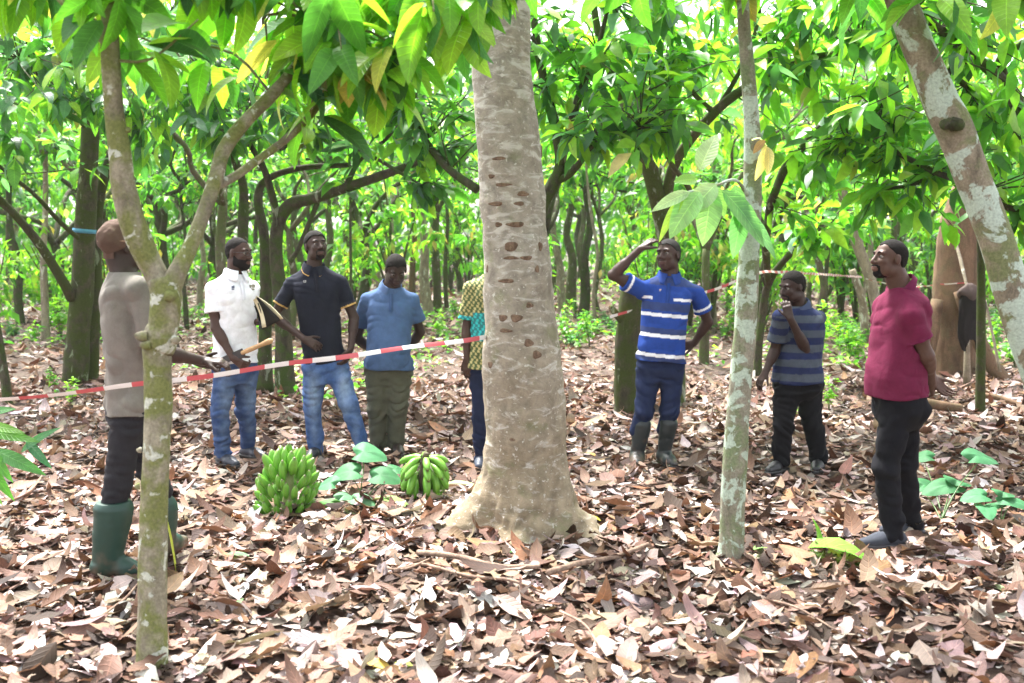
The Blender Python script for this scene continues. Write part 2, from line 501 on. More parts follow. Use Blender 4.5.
tag(obj('leaf_litter', LMB.mesh('leaf_litter'), M_litter), 'thick carpet of curled brown and pinkish dry leaves over the grove floor', 'leaf litter', kind='stuff')
# ================================================================== HAZE of the humid grove
def haze():
    x0, x1, y0, y1, z0, z1 = -95, 95, -6, 92, -1.6, 30
    V = [(x, y, z) for z in (z0, z1) for y in (y0, y1) for x in (x0, x1)]
    me = mesh_from('haze', V, [(0, 2, 3, 1), (4, 5, 7, 6), (0, 1, 5, 4), (2, 6, 7, 3), (0, 4, 6, 2), (1, 3, 7, 5)], smooth=False)
    m = bpy.data.materials.new('haze'); m.use_nodes = True; nt = m.node_tree; nt.nodes.clear()
    o = nt.nodes.new('ShaderNodeOutputMaterial'); v = nt.nodes.new('ShaderNodeVolumePrincipled')
    v.inputs['Color'].default_value = (.93, .96, .90, 1); v.inputs['Density'].default_value = 0.0005; v.inputs['Anisotropy'].default_value = .2
    nt.links.new(v.outputs[0], o.inputs['Volume'])
    h = obj('haze', me, m); h['kind'] = 'stuff'; h['label'] = 'pale humid haze between the far trunks'; h['category'] = 'haze'
haze()
# ================================================================== TREES
MB_dark = bark('dark mossy bark', (0.085, 0.075, 0.05), (0.03, 0.026, 0.02), (0.22, 0.25, 0.18), 0.2, (0.05, 0.075, 0.02), 0.5)
MB_mossy = bark('green mossy bark', (0.09, 0.08, 0.05), (0.03, 0.028, 0.02), (0.2, 0.24, 0.15), 0.25, (0.05, 0.065, 0.018), 0.62)
MB_front = bark('mossy pale bark', (0.33, 0.30, 0.22), (0.13, 0.115, 0.08), (0.50, 0.52, 0.44), 0.38, (0.17, 0.185, 0.065), 0.6, lsc=11, lround=True)
MB_slim = bark('lichen bark', (0.29, 0.27, 0.21), (0.14, 0.13, 0.09), (0.40, 0.48, 0.39), 0.7, (0.17, 0.21, 0.11), 0.5, lsc=9, lround=True)
MB_lean = bark('pale lichen bark', (0.30, 0.26, 0.19), (0.13, 0.11, 0.08), (0.42, 0.50, 0.42), 0.68, (0.17, 0.19, 0.09), 0.35, lsc=7, lround=True)
MB_bg = bark('grey brown bark', (0.13, 0.11, 0.075), (0.05, 0.042, 0.03), (0.26, 0.28, 0.22), 0.35, (0.08, 0.10, 0.035), 0.6)
MB_pale = bark('pale bark', (0.32, 0.27, 0.20), (0.16, 0.13, 0.10), (0.5, 0.5, 0.42), 0.4, None, 0)
MB_red = bark('reddish bark', (0.20, 0.125, 0.08), (0.08, 0.05, 0.033), None, 0, (0.14, 0.10, 0.06), 0.4, scale=4, stretch=0.25)

def limb(a, b, sag, rng, n=5, wig=0.08):
    a = np.asarray(a, float); b = np.asarray(b, float); L = np.linalg.norm(b - a)
    t = np.linspace(0, 1, n)[:, None]
    P = a + (b - a) * t
    P += rng.normal(0, wig * L, (n, 3)) * (np.sin(np.pi * t)) * 0.6
    P[:, 2] += sag * L * np.sin(np.pi * t[:, 0])
    return P

def grow(seed, fork=1.3, r0=0.09, nl=4, reach=1.9, rise=1.6, leafy=1.0, lean=(0, 0)):
    """a cocoa tree: short dark trunk, spreading jorquette limbs, drooping big leaves; returns trunk mb, crown tips, dirs"""
    rng = np.random.default_rng(seed)
    tb = MB(); tips = []; dirs = []
    top = np.array([lean[0], lean[1], fork])
    P = limb((0, 0, -0.1), top, 0.0, rng, 5, 0.05)
    tube(tb, np.vstack([P[0], P[0] + [0, 0, 0.12], P[1:]]), np.array([1.6, 1.2] + list(np.linspace(1.05, 0.8, 4))) * r0, 10, 4, 0.12, seed)
    a0 = rng.uniform(0, 6.28)
    for k in range(nl):
        a = a0 + k * 6.28 / nl + rng.normal(0, 0.25)
        R_ = reach * rng.uniform(0.65, 1.1); H = rise * rng.uniform(0.6, 1.25)
        e = top + [math.cos(a) * R_, math.sin(a) * R_, H]
        Pl = limb(top - [0, 0, 0.05], e, rng.uniform(-0.05, 0.12), rng, 6, 0.09)
        tube(tb, Pl, np.linspace(0.62, 0.2, 6) * r0, 7, 3, 0.1, seed + k)
        for j in range(5):
            q = Pl[int(rng.integers(2, 6))]
            b = a + rng.normal(0, 0.9)
            l2 = rng.uniform(0.6, 1.2) * reach / 1.9
            e2 = q + [math.cos(b) * l2, math.sin(b) * l2, rng.uniform(-0.15, 0.95) * l2]
            P2 = limb(q, e2, 0.08, rng, 4, 0.1)
            tube(tb, P2, np.linspace(0.26, 0.1, 4) * r0, 5, 2, 0)
            for i in range(4):
                q2 = P2[int(rng.integers(1, 4))]
                b2 = b + rng.normal(0, 1.0); l3 = rng.uniform(0.25, 0.6)
                dd = np.array([math.cos(b2), math.sin(b2), rng.uniform(-0.4, 0.7)])
                e3 = q2 + dd * l3
                tube(tb, [q2, (q2 + e3) / 2 + [0, 0, 0.03], e3], [0.008, 0.006, 0.004], 4, 1, 0, cap=False)
                tips.append(e3); dirs.append(dd / np.linalg.norm(dd))
    return tb, np.array(tips), np.array(dirs), rng

# ---- prototypes of the grove trees behind (their copies share meshes)
PROTO = []
MIXES = [dict(fresh=4, mid=5, dark=1, blue=.6, yellow=.2), dict(fresh=6, mid=4, dark=.4, yellow=.3), dict(fresh=2, mid=5, dark=2, blue=1, yellow=.1),
         dict(fresh=5, mid=5, dark=.6, blue=.5, yellow=.2), dict(fresh=4, mid=4, dark=1.5, blue=1, yellow=.1), dict(fresh=5, mid=3, dark=.4, yellow=.5)]
for i in range(6):
    tb, tips, dirs, rng = grow(100 + i, fork=[1.5, 1.9, 1.2, 2.2, 1.6, 1.8][i], r0=[0.08, 0.065, 0.1, 0.06, 0.09, 0.07][i],
                               nl=[4, 3, 4, 4, 5, 3][i], reach=[1.9, 1.6, 2.1, 1.7, 1.9, 1.8][i], rise=[1.7, 2.0, 1.5, 1.8, 1.9, 2.2][i])
    cb = MB(); leaf_spray(cb, rng, tips, dirs, 11, (0.17, 0.29), MIXES[i], 2, droop=0.35)
    PROTO.append((tb.mesh('cocoa_trunk'), cb.mesh('cocoa_crown')))

def place_proto(i, x, y, s, rz, label, group, name='cocoa_tree', sz=1.0):
    t = thing(name, label, 'tree', (x, y, float(gh(x, y)) - 0.02), rz, group)
    t.scale = (s, s, s * sz)
    a = bpy.data.objects.new('trunk', PROTO[i][0]); C.objects.link(a); a.parent = t
    if not PROTO[i][0].materials: PROTO[i][0].materials.append(MB_bg if i % 2 else MB_dark)
    b = bpy.data.objects.new('crown', PROTO[i][1]); C.objects.link(b); b.parent = t
    if not PROTO[i][1].materials: PROTO[i][1].materials.append(M_leaf_far)
    return t
rngt = np.random.default_rng(5)
yy = 14.5; row = 0
while yy < 50:
    step = 3.3 + 0.03 * yy
    xx = -0.56 * yy - 2.5 + rngt.uniform(0, step)
    while xx < 0.56 * yy + 2.5:
        x = xx + rngt.normal(0, 0.45); y = yy + rngt.normal(0, 0.5)
        i = int(rngt.integers(0, 6)); s = rngt.uniform(0.9, 1.25) * (1 + max(0, (y - 15) / 45))
        px = 512 + 1000 * x / y
        near = y < 16
        skip = near and (40 < px < 120 or 240 < px < 320 or 740 < px < 800 or 900 < px < 1010)
        open_ = (430 < px < 470 or 575 < px < 625) and y < 24
        if not skip and not open_:
            band = 'nearer' if y < 20 else ('middle' if y < 32 else 'far')
            side = 'left' if x < -y * 0.17 else ('right' if x > y * 0.17 else 'centre')
            lab = {'nearer': 'leafy cocoa tree of the first row behind the men, %s',
                   'middle': 'thin stemmed cocoa tree in the middle depth of the grove, %s side',
                   'far': 'small far off cocoa tree at the pale back of the grove, %s side'}[band] % side
            place_proto(i, x, y, s, rngt.uniform(0, 6.28), lab, 'cocoa trees %s %s' % (band, side))
        xx += step * rngt.uniform(0.85, 1.2)
    yy += step * 0.95; row += 1
# thin straight young trunks
def pole_tree(px, Y, r, h, label, mat, group=None, seed=0, lean=0.0, crown=True, name='young_tree'):
    b = G(px, 252 + CAM_H * 1000 / Y); b[0] = (px - 512) / 1000 * Y; b[1] = Y
    t = thing(name, label, 'tree', (b[0], b[1], float(gh(b[0], b[1]))), 0, group)
    rng = np.random.default_rng(seed)
    mb = MB(); P = limb((0, 0, -0.1), (lean, 0.2, h), 0, rng, 6, 0.03)
    tube(mb, P, np.linspace(1.15, 0.5, 6) * r, 8, 4, 0.12, seed)
    tips = []; dirs = []
    for k in range(14):
        q = P[-1] + (P[-2] - P[-1]) * rng.uniform(0, 1.0)
        a = rng.uniform(0, 6.28); l = rng.uniform(0.3, 1.1)
        d = np.array([math.cos(a), math.sin(a), rng.uniform(0, 0.8)])
        e = q + d * l; tube(mb, [q, (q + e) / 2 + [0, 0, .04], e], [r * .3, r * .2, .005], 5, 2, 0)
        tips.append(e); dirs.append(d / np.linalg.norm(d))
    obj('trunk', mb.mesh('trunk'), mat, t)
    cb = MB(); leaf_spray(cb, rng, tips, dirs, 14, (0.2, 0.34), MIXES[seed % 6], 2)
    obj('crown', cb.mesh('crown'), M_leaf_far, t)
    return t
pole_tree(414, 25, 0.085, 3.4, 'reddish brown straight trunk beside a grey one, far behind the slate-blue polo man', MB_red, seed=1)
pole_tree(431, 24, 0.12, 4.2, 'grey straight trunk next to the reddish one, far behind the slate-blue polo man', MB_pale, seed=2, lean=-0.3)
for k, (px, Y, r) in enumerate([(563, 24, .1), (572, 26, .13), (583, 23, .12), (596, 21, .04), (330, 22, .09), (352, 27, .08), (378, 30, .08), (447, 26, .06), (648, 22, .05), (716, 21, .06),
                                (728, 25, .07), (640, 30, .08), (690, 28, .06), (812, 24, .06), (828, 20, .05), (866, 21, .08), (908, 25, .09), (20, 22, .1), (44, 18, .07), (128, 24, .1), (186, 20, .05), (200, 28, .09), (225, 24, .07), (352, 18, .03), (390, 36, .1), (460, 34, .1), (665, 36, .1), (740, 35, .12), (925, 33, .1), (1000, 26, .1), (10, 33, .12), (150, 35, .12), (255, 33, .1)]):
    pole_tree(px, Y, r, 3.0 + (k % 5) * 0.35, 'slender straight trunk among the pale trunks at the back of the grove', [MB_pale, MB_bg, MB_dark][k % 3] , 'thin back trunks', seed=10 + k, lean=((k * 37) % 11 - 5) * 0.06)

# far wood: foliage mass closing the view
def far_wood():
    rng = np.random.default_rng(77); mb = MB()
    n = 46000
    th = rng.uniform(-0.62, 0.62, n); rr = rng.uniform(52, 70, n)
    x = np.sin(th) * rr * 1.25; y = np.cos(th) * rr
    top = 14 + 3.5 * vnoise(np.stack([x * 0.25, y * 0.25, 0 * x], -1), 4)
    z = 0.2 + rng.uniform(0, 1, n) ** 0.8 * top
    k = vnoise(np.stack([x * .5, y * .5, z * .8], -1), 9) > -0.35
    x, y, z = x[k], y[k], z[k]; n = len(x)
    d = rng.normal(0, 1, (n, 3)); d[:, 2] -= 0.5
    L = rng.uniform(0.5, 1.1, n)
    V, Q, c, uv = blades(np.stack([x, y, z], -1), d, L, L * 0.55, rng.uniform(.2, 1, n), rng.uniform(.1, .4, n), rng.normal(0, .5, n), pick(rng, n, MIXES[3]), 2, 0, 3)
    mb.add(V, Q, None, c, uv)
    tag(obj('far_wood', mb.mesh('far_wood'), M_leaf_far), 'dense green foliage of the wood closing the far end of the grove', 'wood', kind='stuff')
far_wood()

# leafy young cocoa bushes between the far trunks
def bush(seed, h, mix):
    rng = np.random.default_rng(seed); tb = MB(); T = []; D = []
    for k in range(7):
        a = rng.uniform(0, 6.28); r = rng.uniform(.2, .9); hh = h * rng.uniform(.5, 1)
        e = np.array([math.cos(a) * r, math.sin(a) * r, hh]); tube(tb, [(0, 0, -.05), e * [.3, .3, .5], e], [.03, .02, .008], 6, 3, .1, seed)
        for q in range(7):
            p = e * rng.uniform(.45, 1) + rng.normal(0, .18, 3); T.append(p); d = rng.normal(0, 1, 3); d[2] = abs(d[2]) * .6; D.append(d / np.linalg.norm(d))
    cb = MB(); leaf_spray(cb, rng, T, D, 9, (.16, .28), mix, 2, droop=.6)
    a, b = tb.mesh('bush_stems'), cb.mesh('bush_leaves'); a.materials.append(MB_bg); b.materials.append(M_leaf_far)
    return a, b
BU = [bush(1, 2.6, dict(fresh=8, mid=2, yellow=.6)), bush(2, 1.9, dict(fresh=6, mid=3, yellow=.4)), bush(3, 3.4, dict(fresh=6, mid=3, yellow=.8)), bush(4, 2.9, dict(fresh=3, mid=5, blue=1))]
rngb = np.random.default_rng(19); nb = 0
for k in range(70):
    y = rngb.uniform(17, 46); x = rngb.uniform(-.57, .57) * y; px = 512 + 1000 * x / y
    if y < 24 and (430 < px < 470 or 570 < px < 620): continue
    a, b = BU[int(rngb.integers(0, 4))]; s = rngb.uniform(.8, 1.3)
    side = 'left' if px < 342 else ('right' if px > 683 else 'centre'); dist = 'middle' if y < 30 else 'far back'
    t = thing('young_cocoa_bush', 'leafy yellow green young cocoa bush in the %s of the grove, %s' % (dist, side), 'bush', (x, y, float(gh(x, y))), rngb.uniform(0, 6.28), 'young bushes %s %s' % (dist, side))
    t.scale = (s, s, s)
    for nm, me in (('stem', a), ('foliage', b)):
        o = bpy.data.objects.new(nm, me); C.objects.link(o); o.parent = t

# ------------------------------------------------------------------ named trees of the foreground and middle ground
def px_tube(mb, pts, ns=12, sub=5, rough=0.08, seed=0, cap=True, lump=1.0):
    """pts: (px, py, width in px, depth)"""
    P = [W(p[0], p[1], p[3]) for p in pts]
    Rr = [p[2] / 2 * p[3] / 1000.0 for p in pts]
    tube(mb, P, Rr, ns, sub, rough, seed, cap, lump=lump)
    return np.array(P)
def hero_tree(name, label, base, tubes, mat, tips=(), per=10, L=(0.2, 0.32), mix=None, seed=0, ns=12, rough=0.08, leafmat=None, segs=5, droop=0.38, twigs=True, lump=1.0):
    """tubes in px; tips: list of (px, py, depth, spread, n twigs)"""
    rng = np.random.default_rng(seed)
    base = np.array([base[0], base[1], float(gh(base[0], base[1]))])
    t = thing(name, label, 'tree', base)
    mb = MB(); ends = []
    for k, tb in enumerate(tubes):
        P = px_tube(mb, tb, ns if k < 3 else max(6, ns - 4), 5, rough, seed + k, lump=lump)
        ends.append(P)
    T = []; D = []
    allp = np.vstack(ends)
    for (px, py, Y, sp, n) in tips:
        c = W(px, py, Y)
        for i in range(n):
            e = c + rng.normal(0, 1, 3) * np.array([sp, sp * 0.8, sp * 0.6])
            src = allp[np.argmin(np.linalg.norm(allp - e, axis=1) + rng.uniform(0, 0.25, len(allp)))]
            d = e - src; ln = np.linalg.norm(d) + 1e-6; d /= ln
            if twigs: 
                mid = (src + e) / 2 + rng.normal(0, 0.05, 3) + [0, 0, 0.05 * ln]
                tube(mb, [src, mid, e], [0.009 if ln > .6 else .006, 0.006, 0.003], 5, 3, 0)
            T.append(e); D.append(d)
    obj('trunk', mb.mesh('trunk', base), mat, t)
    if T:
        cb = MB(); leaf_spray(cb, rng, T, D, per, L, mix or MIXES[0], segs, droop=droop)
        obj('crown', cb.mesh('crown', base), leafmat or M_leaf, t)
    return t

# A: mossy forked tree in the left foreground
gA = G(152, 684)
tA = hero_tree('cocoa_tree', 'mossy forked tree in the left foreground, before the man in the brown cap', gA,
    [[(151, 700, 40, 3.76), (152, 683, 35, 3.76), (152, 640, 31, 3.76), (153, 540, 28, 3.77), (157, 440, 27, 3.78), (158, 380, 28, 3.79), (157, 352, 30, 3.79), (159, 345, 34, 3.79), (160, 334, 34, 3.79), (163, 325, 30, 3.79), (166, 298, 30, 3.79), (163, 280, 30, 3.8)],
     [(165, 296, 24, 3.8), (153, 270, 24, 3.8), (136, 232, 26, 3.78), (124, 190, 24, 3.76), (120, 150, 21, 3.75), (114, 110, 19, 3.74), (111, 60, 18, 3.72), (110, 0, 17, 3.7), (113, -90, 16, 3.7), (126, -220, 14, 3.75), (160, -380, 9, 3.9)],
     [(166, 298, 24, 3.79), (176, 275, 19, 3.8), (190, 248, 16, 3.85), (203, 215, 15, 3.9), (216, 178, 15, 3.95), (224, 150, 14, 4.0), (245, 122, 13, 4.05), (272, 95, 12, 4.1), (300, 60, 10, 4.15), (322, 20, 8, 4.2), (335, -60, 6, 4.3)],
     [(216, 186, 9, 3.95), (232, 178, 9, 4.0), (255, 162, 8.5, 4.08), (285, 140, 8, 4.15), (310, 116, 7, 4.2), (340, 80, 5, 4.3), (380, 45, 4, 4.3)],
     [(113, 50, 8, 3.73), (70, 10, 6, 3.9), (20, -40, 5, 4.1)], [(110, -40, 9, 3.7), (200, -60, 7, 3.9), (300, -40, 6, 4.1), (420, -45, 5, 4.2), (480, -40, 4, 4.2)]],
    MB_front,
    tips=[(250, -25, 4.0, .26, 10), (195, 15, 4.2, .2, 6), (320, -25, 3.9, .2, 8), (375, 5, 4.0, .13, 6), (430, -25, 4.1, .15, 7), (470, -20, 3.9, .1, 3), (30, -60, 4.2, .3, 7), (180, -60, 3.9, .3, 8),
          (345, 65, 4.1, .07, 4), (395, 50, 3.9, .06, 4), (440, 10, 4.0, .08, 4), (290, 30, 4.3, .12, 4), (300, -120, 4.2, .5, 12), (80, -160, 4.0, .5, 12)],
    per=8, L=(0.17, 0.30), mix=dict(fresh=8, mid=3, dark=1.0, blue=.9, yellow=.7), seed=21, rough=0.09, segs=7, droop=0.7, lump=2.0)
# burls and cut stubs on the trunk
for (px, py, dx, r) in [(143, 336, -1, 7), (147, 345, -1, 6), (171, 296, 1, 6), (140, 450, -1, 3), (138, 486, -1, 3), (128, 130, 0, 4), (176, 340, 1, 5)]:
    kb = MB(); c = W(px, py, 3.74); r = r * 3.74 / 1000
    tube(kb, [c - [dx * r * .6, 0, 0], c + [dx * r * .3, -r * .3, 0], c + [dx * r, -r * .5, r * .2]], [r, r * .9, r * .3], 8, 3, 0.25, int(px))
    obj('burl', kb.mesh('burl', tA.location), MB_front, tA)

# B: the big pale trunk with root flare
def big_tree():
    Y = 5.75
    rows = [(-900, 516, 40), (-500, 507, 46), (-200, 500, 52), (0, 502.5, 55), (70, 502, 58), (143, 509, 64), (205, 513, 65), (280, 519, 68), (362, 522, 78), (423, 525, 82), (485, 524.5, 91), (509, 521.5, 102), (526, 519, 120), (540, 518, 140), (552, 517, 166), (575, 517, 190)]
    P = [W(px, py, Y) for py, px, w in rows][::-1]; Rr = [w / 2 * Y / 1000 for py, px, w in rows][::-1]
    pr = catmull(np.column_stack([P, Rr]), 7)
    ns = 96; ang = np.linspace(0, 2 * np.pi, ns, endpoint=False)
    V = []
    lobes = [(math.pi * 1.05, 1.25, 9), (-0.25, 1.0, 9), (-math.pi / 2 - 0.05, .55, 9), (-math.pi / 2 + .75, .35, 8), (math.pi / 2, .7, 6), (2.4, .5, 9)]
    for p in pr:
        zz = p[2] - 0.0; fl = max(0.0, 1 - zz / 0.42)
        shape = np.zeros(ns)
        for a, h, kk in lobes: shape += h * np.exp(kk * (np.cos(ang - a) - 1))
        sc = 1 + (shape * 0.75 - 0.32) * fl ** 1.6
        sc = np.maximum(sc, 0.5)
        V.append(np.stack([p[0] + p[3] * sc * np.cos(ang), p[1] + p[3] * sc * np.sin(ang), np.full(ns, p[2])], -1))
    V = np.array(V)
    ctr = pr[:, None, :3]
    n = fbm(V * np.array([6, 6, 14.0]), 5, 3) * 0.012 + fbm(V * np.array([16, 16, 4.0]), 15, 3) * 0.03 * np.clip(1 - V[..., 2] / .5, 0, 1) + fbm(V * np.array([2.5, 2.5, 2.0]), 8, 2) * 0.02
    dr = V - ctr; ln = np.linalg.norm(dr, axis=2, keepdims=True)
    V = ctr + dr * (1 + n[..., None] / 0.25)
    m = len(V)
    i, j = np.meshgrid(np.arange(m - 1), np.arange(ns), indexing='ij')
    a = i * ns + j; b = i * ns + (j + 1) % ns
    Q = np.stack([a, b, b + ns, a + ns], -1).reshape(-1, 4)
    base = np.array([P[0][0], Y, 0.0])
    t = thing('shade_tree', 'big pale grey trunk with flared roots in the middle, taller and thicker than all others', 'tree', base)
    mt, nt, bs = new_mat('big trunk bark')
    v = objcoord(nt); vs = objcoord(nt, (1, 1, 2.6))
    n0 = noise_n(nt, 3.0, 5, 0.6, v); n1 = noise_n(nt, 14, 8, 0.68, v, .3)
    col = ramp_n(nt, n0.outputs[0], [(0.35, (0.27, 0.235, 0.19)), (0.65, (0.35, 0.315, 0.27))]).outputs[0]
    # height zones: tan foot, greyer above
    sx = nt.nodes.new('ShaderNodeSeparateXYZ'); nt.links.new(v, sx.inputs[0])
    mr = nt.nodes.new('ShaderNodeMapRange'); nt.links.new(sx.outputs[2], mr.inputs[0]); mr.inputs[1].default_value = 0.1; mr.inputs[2].default_value = 1.5
    col = mix_n(nt, mr.outputs[0], mix_n(nt, 1.0, col, (0.80, 0.72, 0.58), 'MULTIPLY'), mix_n(nt, 1.0, col, (0.88, 0.89, 0.88), 'MULTIPLY'))
    col = mix_n(nt, 1.0, col, ramp_n(nt, n1.outputs[0], [(0.3, 0.62), (0.65, 1.25)]).outputs[0], 'MULTIPLY')
    nm = noise_n(nt, 5, 5, 0.65, v); col = mix_n(nt, ramp_n(nt, nm.outputs[0], [(0.56, 0.0), (0.66, 0.5)]).outputs[0], col, (0.15, 0.165, 0.075))
    # horizontal pale lichen dashes
    n2 = noise_n(nt, 8.5, 6, 0.62, vs, 0.7)
    mz = nt.nodes.new('ShaderNodeMapRange'); nt.links.new(sx.outputs[2], mz.inputs[0]); mz.inputs[1].default_value = 0.2; mz.inputs[2].default_value = 2.6; mz.inputs[3].default_value = -0.01; mz.inputs[4].default_value = 0.07
    ad = nt.nodes.new('ShaderNodeMath'); ad.operation = 'ADD'; nt.links.new(n2.outputs[0], ad.inputs[0]); nt.links.new(mz.outputs[0], ad.inputs[1])
    col = mix_n(nt, ramp_n(nt, ad.outputs[0], [(0.555, 0.0), (0.68, 0.6)]).outputs[0], col, (0.58, 0.56, 0.52))
    n4 = noise_n(nt, 42, 4, 0.6, v)
    col = mix_n(nt, ramp_n(nt, n4.outputs[0], [(0.62, 0.0), (0.68, 0.7)]).outputs[0], col, (0.60, 0.58, 0.53))
    nt.links.new(col, bs.inputs['Base Color']); bs.inputs['Roughness'].default_value = 0.88; bs.inputs['Specular IOR Level'].default_value = 0.2
    p1 = bump_n(nt, n1.outputs[0], 0.7, 0.015, None); p2 = bump_n(nt, n2.outputs[0], 0.4, 0.012, None, p1); bump_n(nt, n4.outputs[0], 0.3, 0.004, bs, p2)
    obj('trunk', mesh_from('trunk', V.reshape(-1, 3) - base, Q), mt, t)
    # dark lens shaped knots and scars
    mk = bark('scar bark', (0.22, 0.15, 0.105), (0.10, 0.065, 0.045), None, 0, None, 0, scale=14)
    for (px, py, w, h) in [(508, 243, 24, 11), (503, 313, 12, 8), (516, 315, 13, 9), (530, 348, 11, 9), (536, 354, 11, 9), (490, 365, 8, 8), (541, 246, 7, 10), (514, 222, 20, 6), (495, 205, 20, 5), (538, 275, 6, 8), (491, 174, 10, 5), (507, 283, 20, 5), (544, 148, 8, 14), (520, 205, 12, 5), (524, 191, 14, 6), (500, 160, 18, 4), (512, 440, 7, 3), (487, 270, 5, 9), (512, 262, 18, 4), (504, 180, 20, 4), (527, 262, 14, 5), (505, 330, 16, 5), (498, 222, 10, 6), (530, 300, 9, 6)]:
        row = min(range(m), key=lambda q: abs(V[q, :, 2].mean() - W(px, py, Y - .24)[2]))
        ring = V[row]; tgt = W(px, py, Y - .24)[0]
        cand = [q for q in range(ns) if ring[q, 1] < pr[row, 1]]
        q = min(cand, key=lambda c: abs(ring[c, 0] - tgt))
        c = ring[q]; nrm = np.array([c[0] - pr[row, 0], c[1] - pr[row, 1], 0]); nrm /= np.linalg.norm(nrm)
        tang = np.array([-nrm[1], nrm[0], 0]); s_ = Y / 1000.0
        kb = MB(); rs, na = 5, 20; VV = []; 
        for a_ in range(na):
            an = a_ / na * 6.283
            for k in range(rs):
                rr = (k + 1) / rs * (1 + 0.12 * math.sin(an * 3 + px))
                dep = [0.003, 0.003, 0.003, 0.002, -0.006][k] if h > 6 else [0.003, 0.005, 0.005, 0.002, -0.006][k]
                u_, v_ = rr * math.cos(an) * w / 2 * s_, rr * math.sin(an) * h / 2 * s_
                cur = -0.5 * u_ * u_ / pr[row, 3]
                VV.append(c + tang * u_ + np.array([0, 0, 1.0]) * v_ + nrm * (dep + cur))
        VV.append(c + nrm * 0.003)
        Qs = []; Ts = []
        for a_ in range(na):
            b_ = (a_ + 1) % na
            Ts.append((na * rs, a_ * rs, b_ * rs))
            for k in range(rs - 1): Qs.append((a_ * rs + k, a_ * rs + k + 1, b_ * rs + k + 1, b_ * rs + k))
        kb.add(VV, Qs, Ts)
        obj('knot', kb.mesh('knot', base), mk, t)
    # high crown, well above the picture
    rng = np.random.default_rng(3); mb = MB(); T = []; D = []
    top = pr[-1, :3]
    for k in range(9):
        a_ = k / 9 * 6.28 + rng.normal(0, .2); e = top + [math.cos(a_) * 2.6, math.sin(a_) * 2.6, rng.uniform(.5, 2)]
        Pl = limb(top - [0, 0, .1], e, .1, rng, 5); tube(mb, Pl, np.linspace(.08, .02, 5), 8, 3)
        for j in range(5):
            e2 = Pl[2 + j % 3] + rng.normal(0, .6, 3); tube(mb, [Pl[2 + j % 3], e2], [.02, .008], 5, 1); T.append(e2); D.append((e2 - top) / np.linalg.norm(e2 - top))
    obj('limb', mb.mesh('limb', base), mt, t)
    cb = MB(); leaf_spray(cb, rng, T, D, 14, (.15, .28), MIXES[0], 2)
    obj('crown', cb.mesh('crown', base), M_leaf_far, t)
    return t
tB = big_tree()

# C: slim lichen trunk with a low twig of large pale leaves
gC = G(729, 562)
hero_tree('slender_tree', 'slim lichen spotted trunk between the two men in striped shirts', gC,
    [[(728, 575, 40, 5.23), (729, 560, 31, 5.23), (731, 545, 26, 5.23), (734, 480, 26, 5.23), (739, 400, 23, 5.23), (745, 330, 22, 5.23), (748, 270, 22, 5.23), (752, 200, 20, 5.23), (752, 130, 17, 5.23), (747, 60, 14, 5.23), (743, 0, 12, 5.23), (745, -150, 11, 5.25), (735, -350, 8, 5.3)],
     [(748, 195, 5, 5.2), (735, 180, 3, 5.1), (715, 186, 3, 5.0), (698, 190, 2.5, 4.95), (683, 193, 2, 4.9)], [(744, 200, 4, 5.1), (738, 198, 3, 5.0), (728, 200, 2, 4.95)],
     [(747, -40, 6, 5.25), (790, -90, 5, 5.2), (850, -110, 4, 5.1)], [(746, -20, 6, 5.25), (690, -70, 5, 5.1), (620, -80, 4, 5.1)]],
    MB_slim, tips=[(690, -60, 5.1, .25, 8), (620, -50, 5.1, .2, 6), (800, -80, 5.2, .25, 8), (745, -260, 5.2, .5, 14)], per=8, mix=dict(fresh=3, mid=4, dark=1, blue=1, yellow=.2), seed=31, rough=0.07, segs=5)
def leaf_at(mb, px, py, Y, tx, ty, tY, wpx, col, kap=0.5, fold=0.15, roll=None, segs=9, shape=0):
    a = W(px, py, Y); b = W(tx, ty, tY); L = np.linalg.norm(b - a)
    ax = b - a; d = ax / L
    k = kap; ch = 2 * math.sin(k / 2) / k; L2 = L / ch
    # start direction tilted up by k/2 so that the curved blade ends at the tip
    upv = np.array([0, 0, 1.0]) if abs(d[2]) < .97 else np.array([1.0, 0, 0])
    yv = np.cross(upv, d); yv /= np.linalg.norm(yv); zv = np.cross(d, yv)
    if roll is None:
        c_ = np.array([0.25 * math.sin(px * 3.3), -1, .45]); roll = math.atan2(-(c_ @ yv), c_ @ zv) * .85
    # blades() builds its frame from the start direction, so pass the tilted one
    d0 = d * math.cos(k / 2) + zv * math.sin(k / 2) if abs(roll) < 1e-6 else d
    V, Q, c, uv = blades([a], [d0], np.array([L2]), np.array([wpx * Y / 1000]), np.array([k]), np.array([fold]), np.array([roll]), [col], segs, 0.02, int(px), shape)
    mb.add(V, Q, None, c, uv)
tC = bpy.data.objects['slender_tree']
lb = MB()
pal = (0.30, 0.42, 0.24)
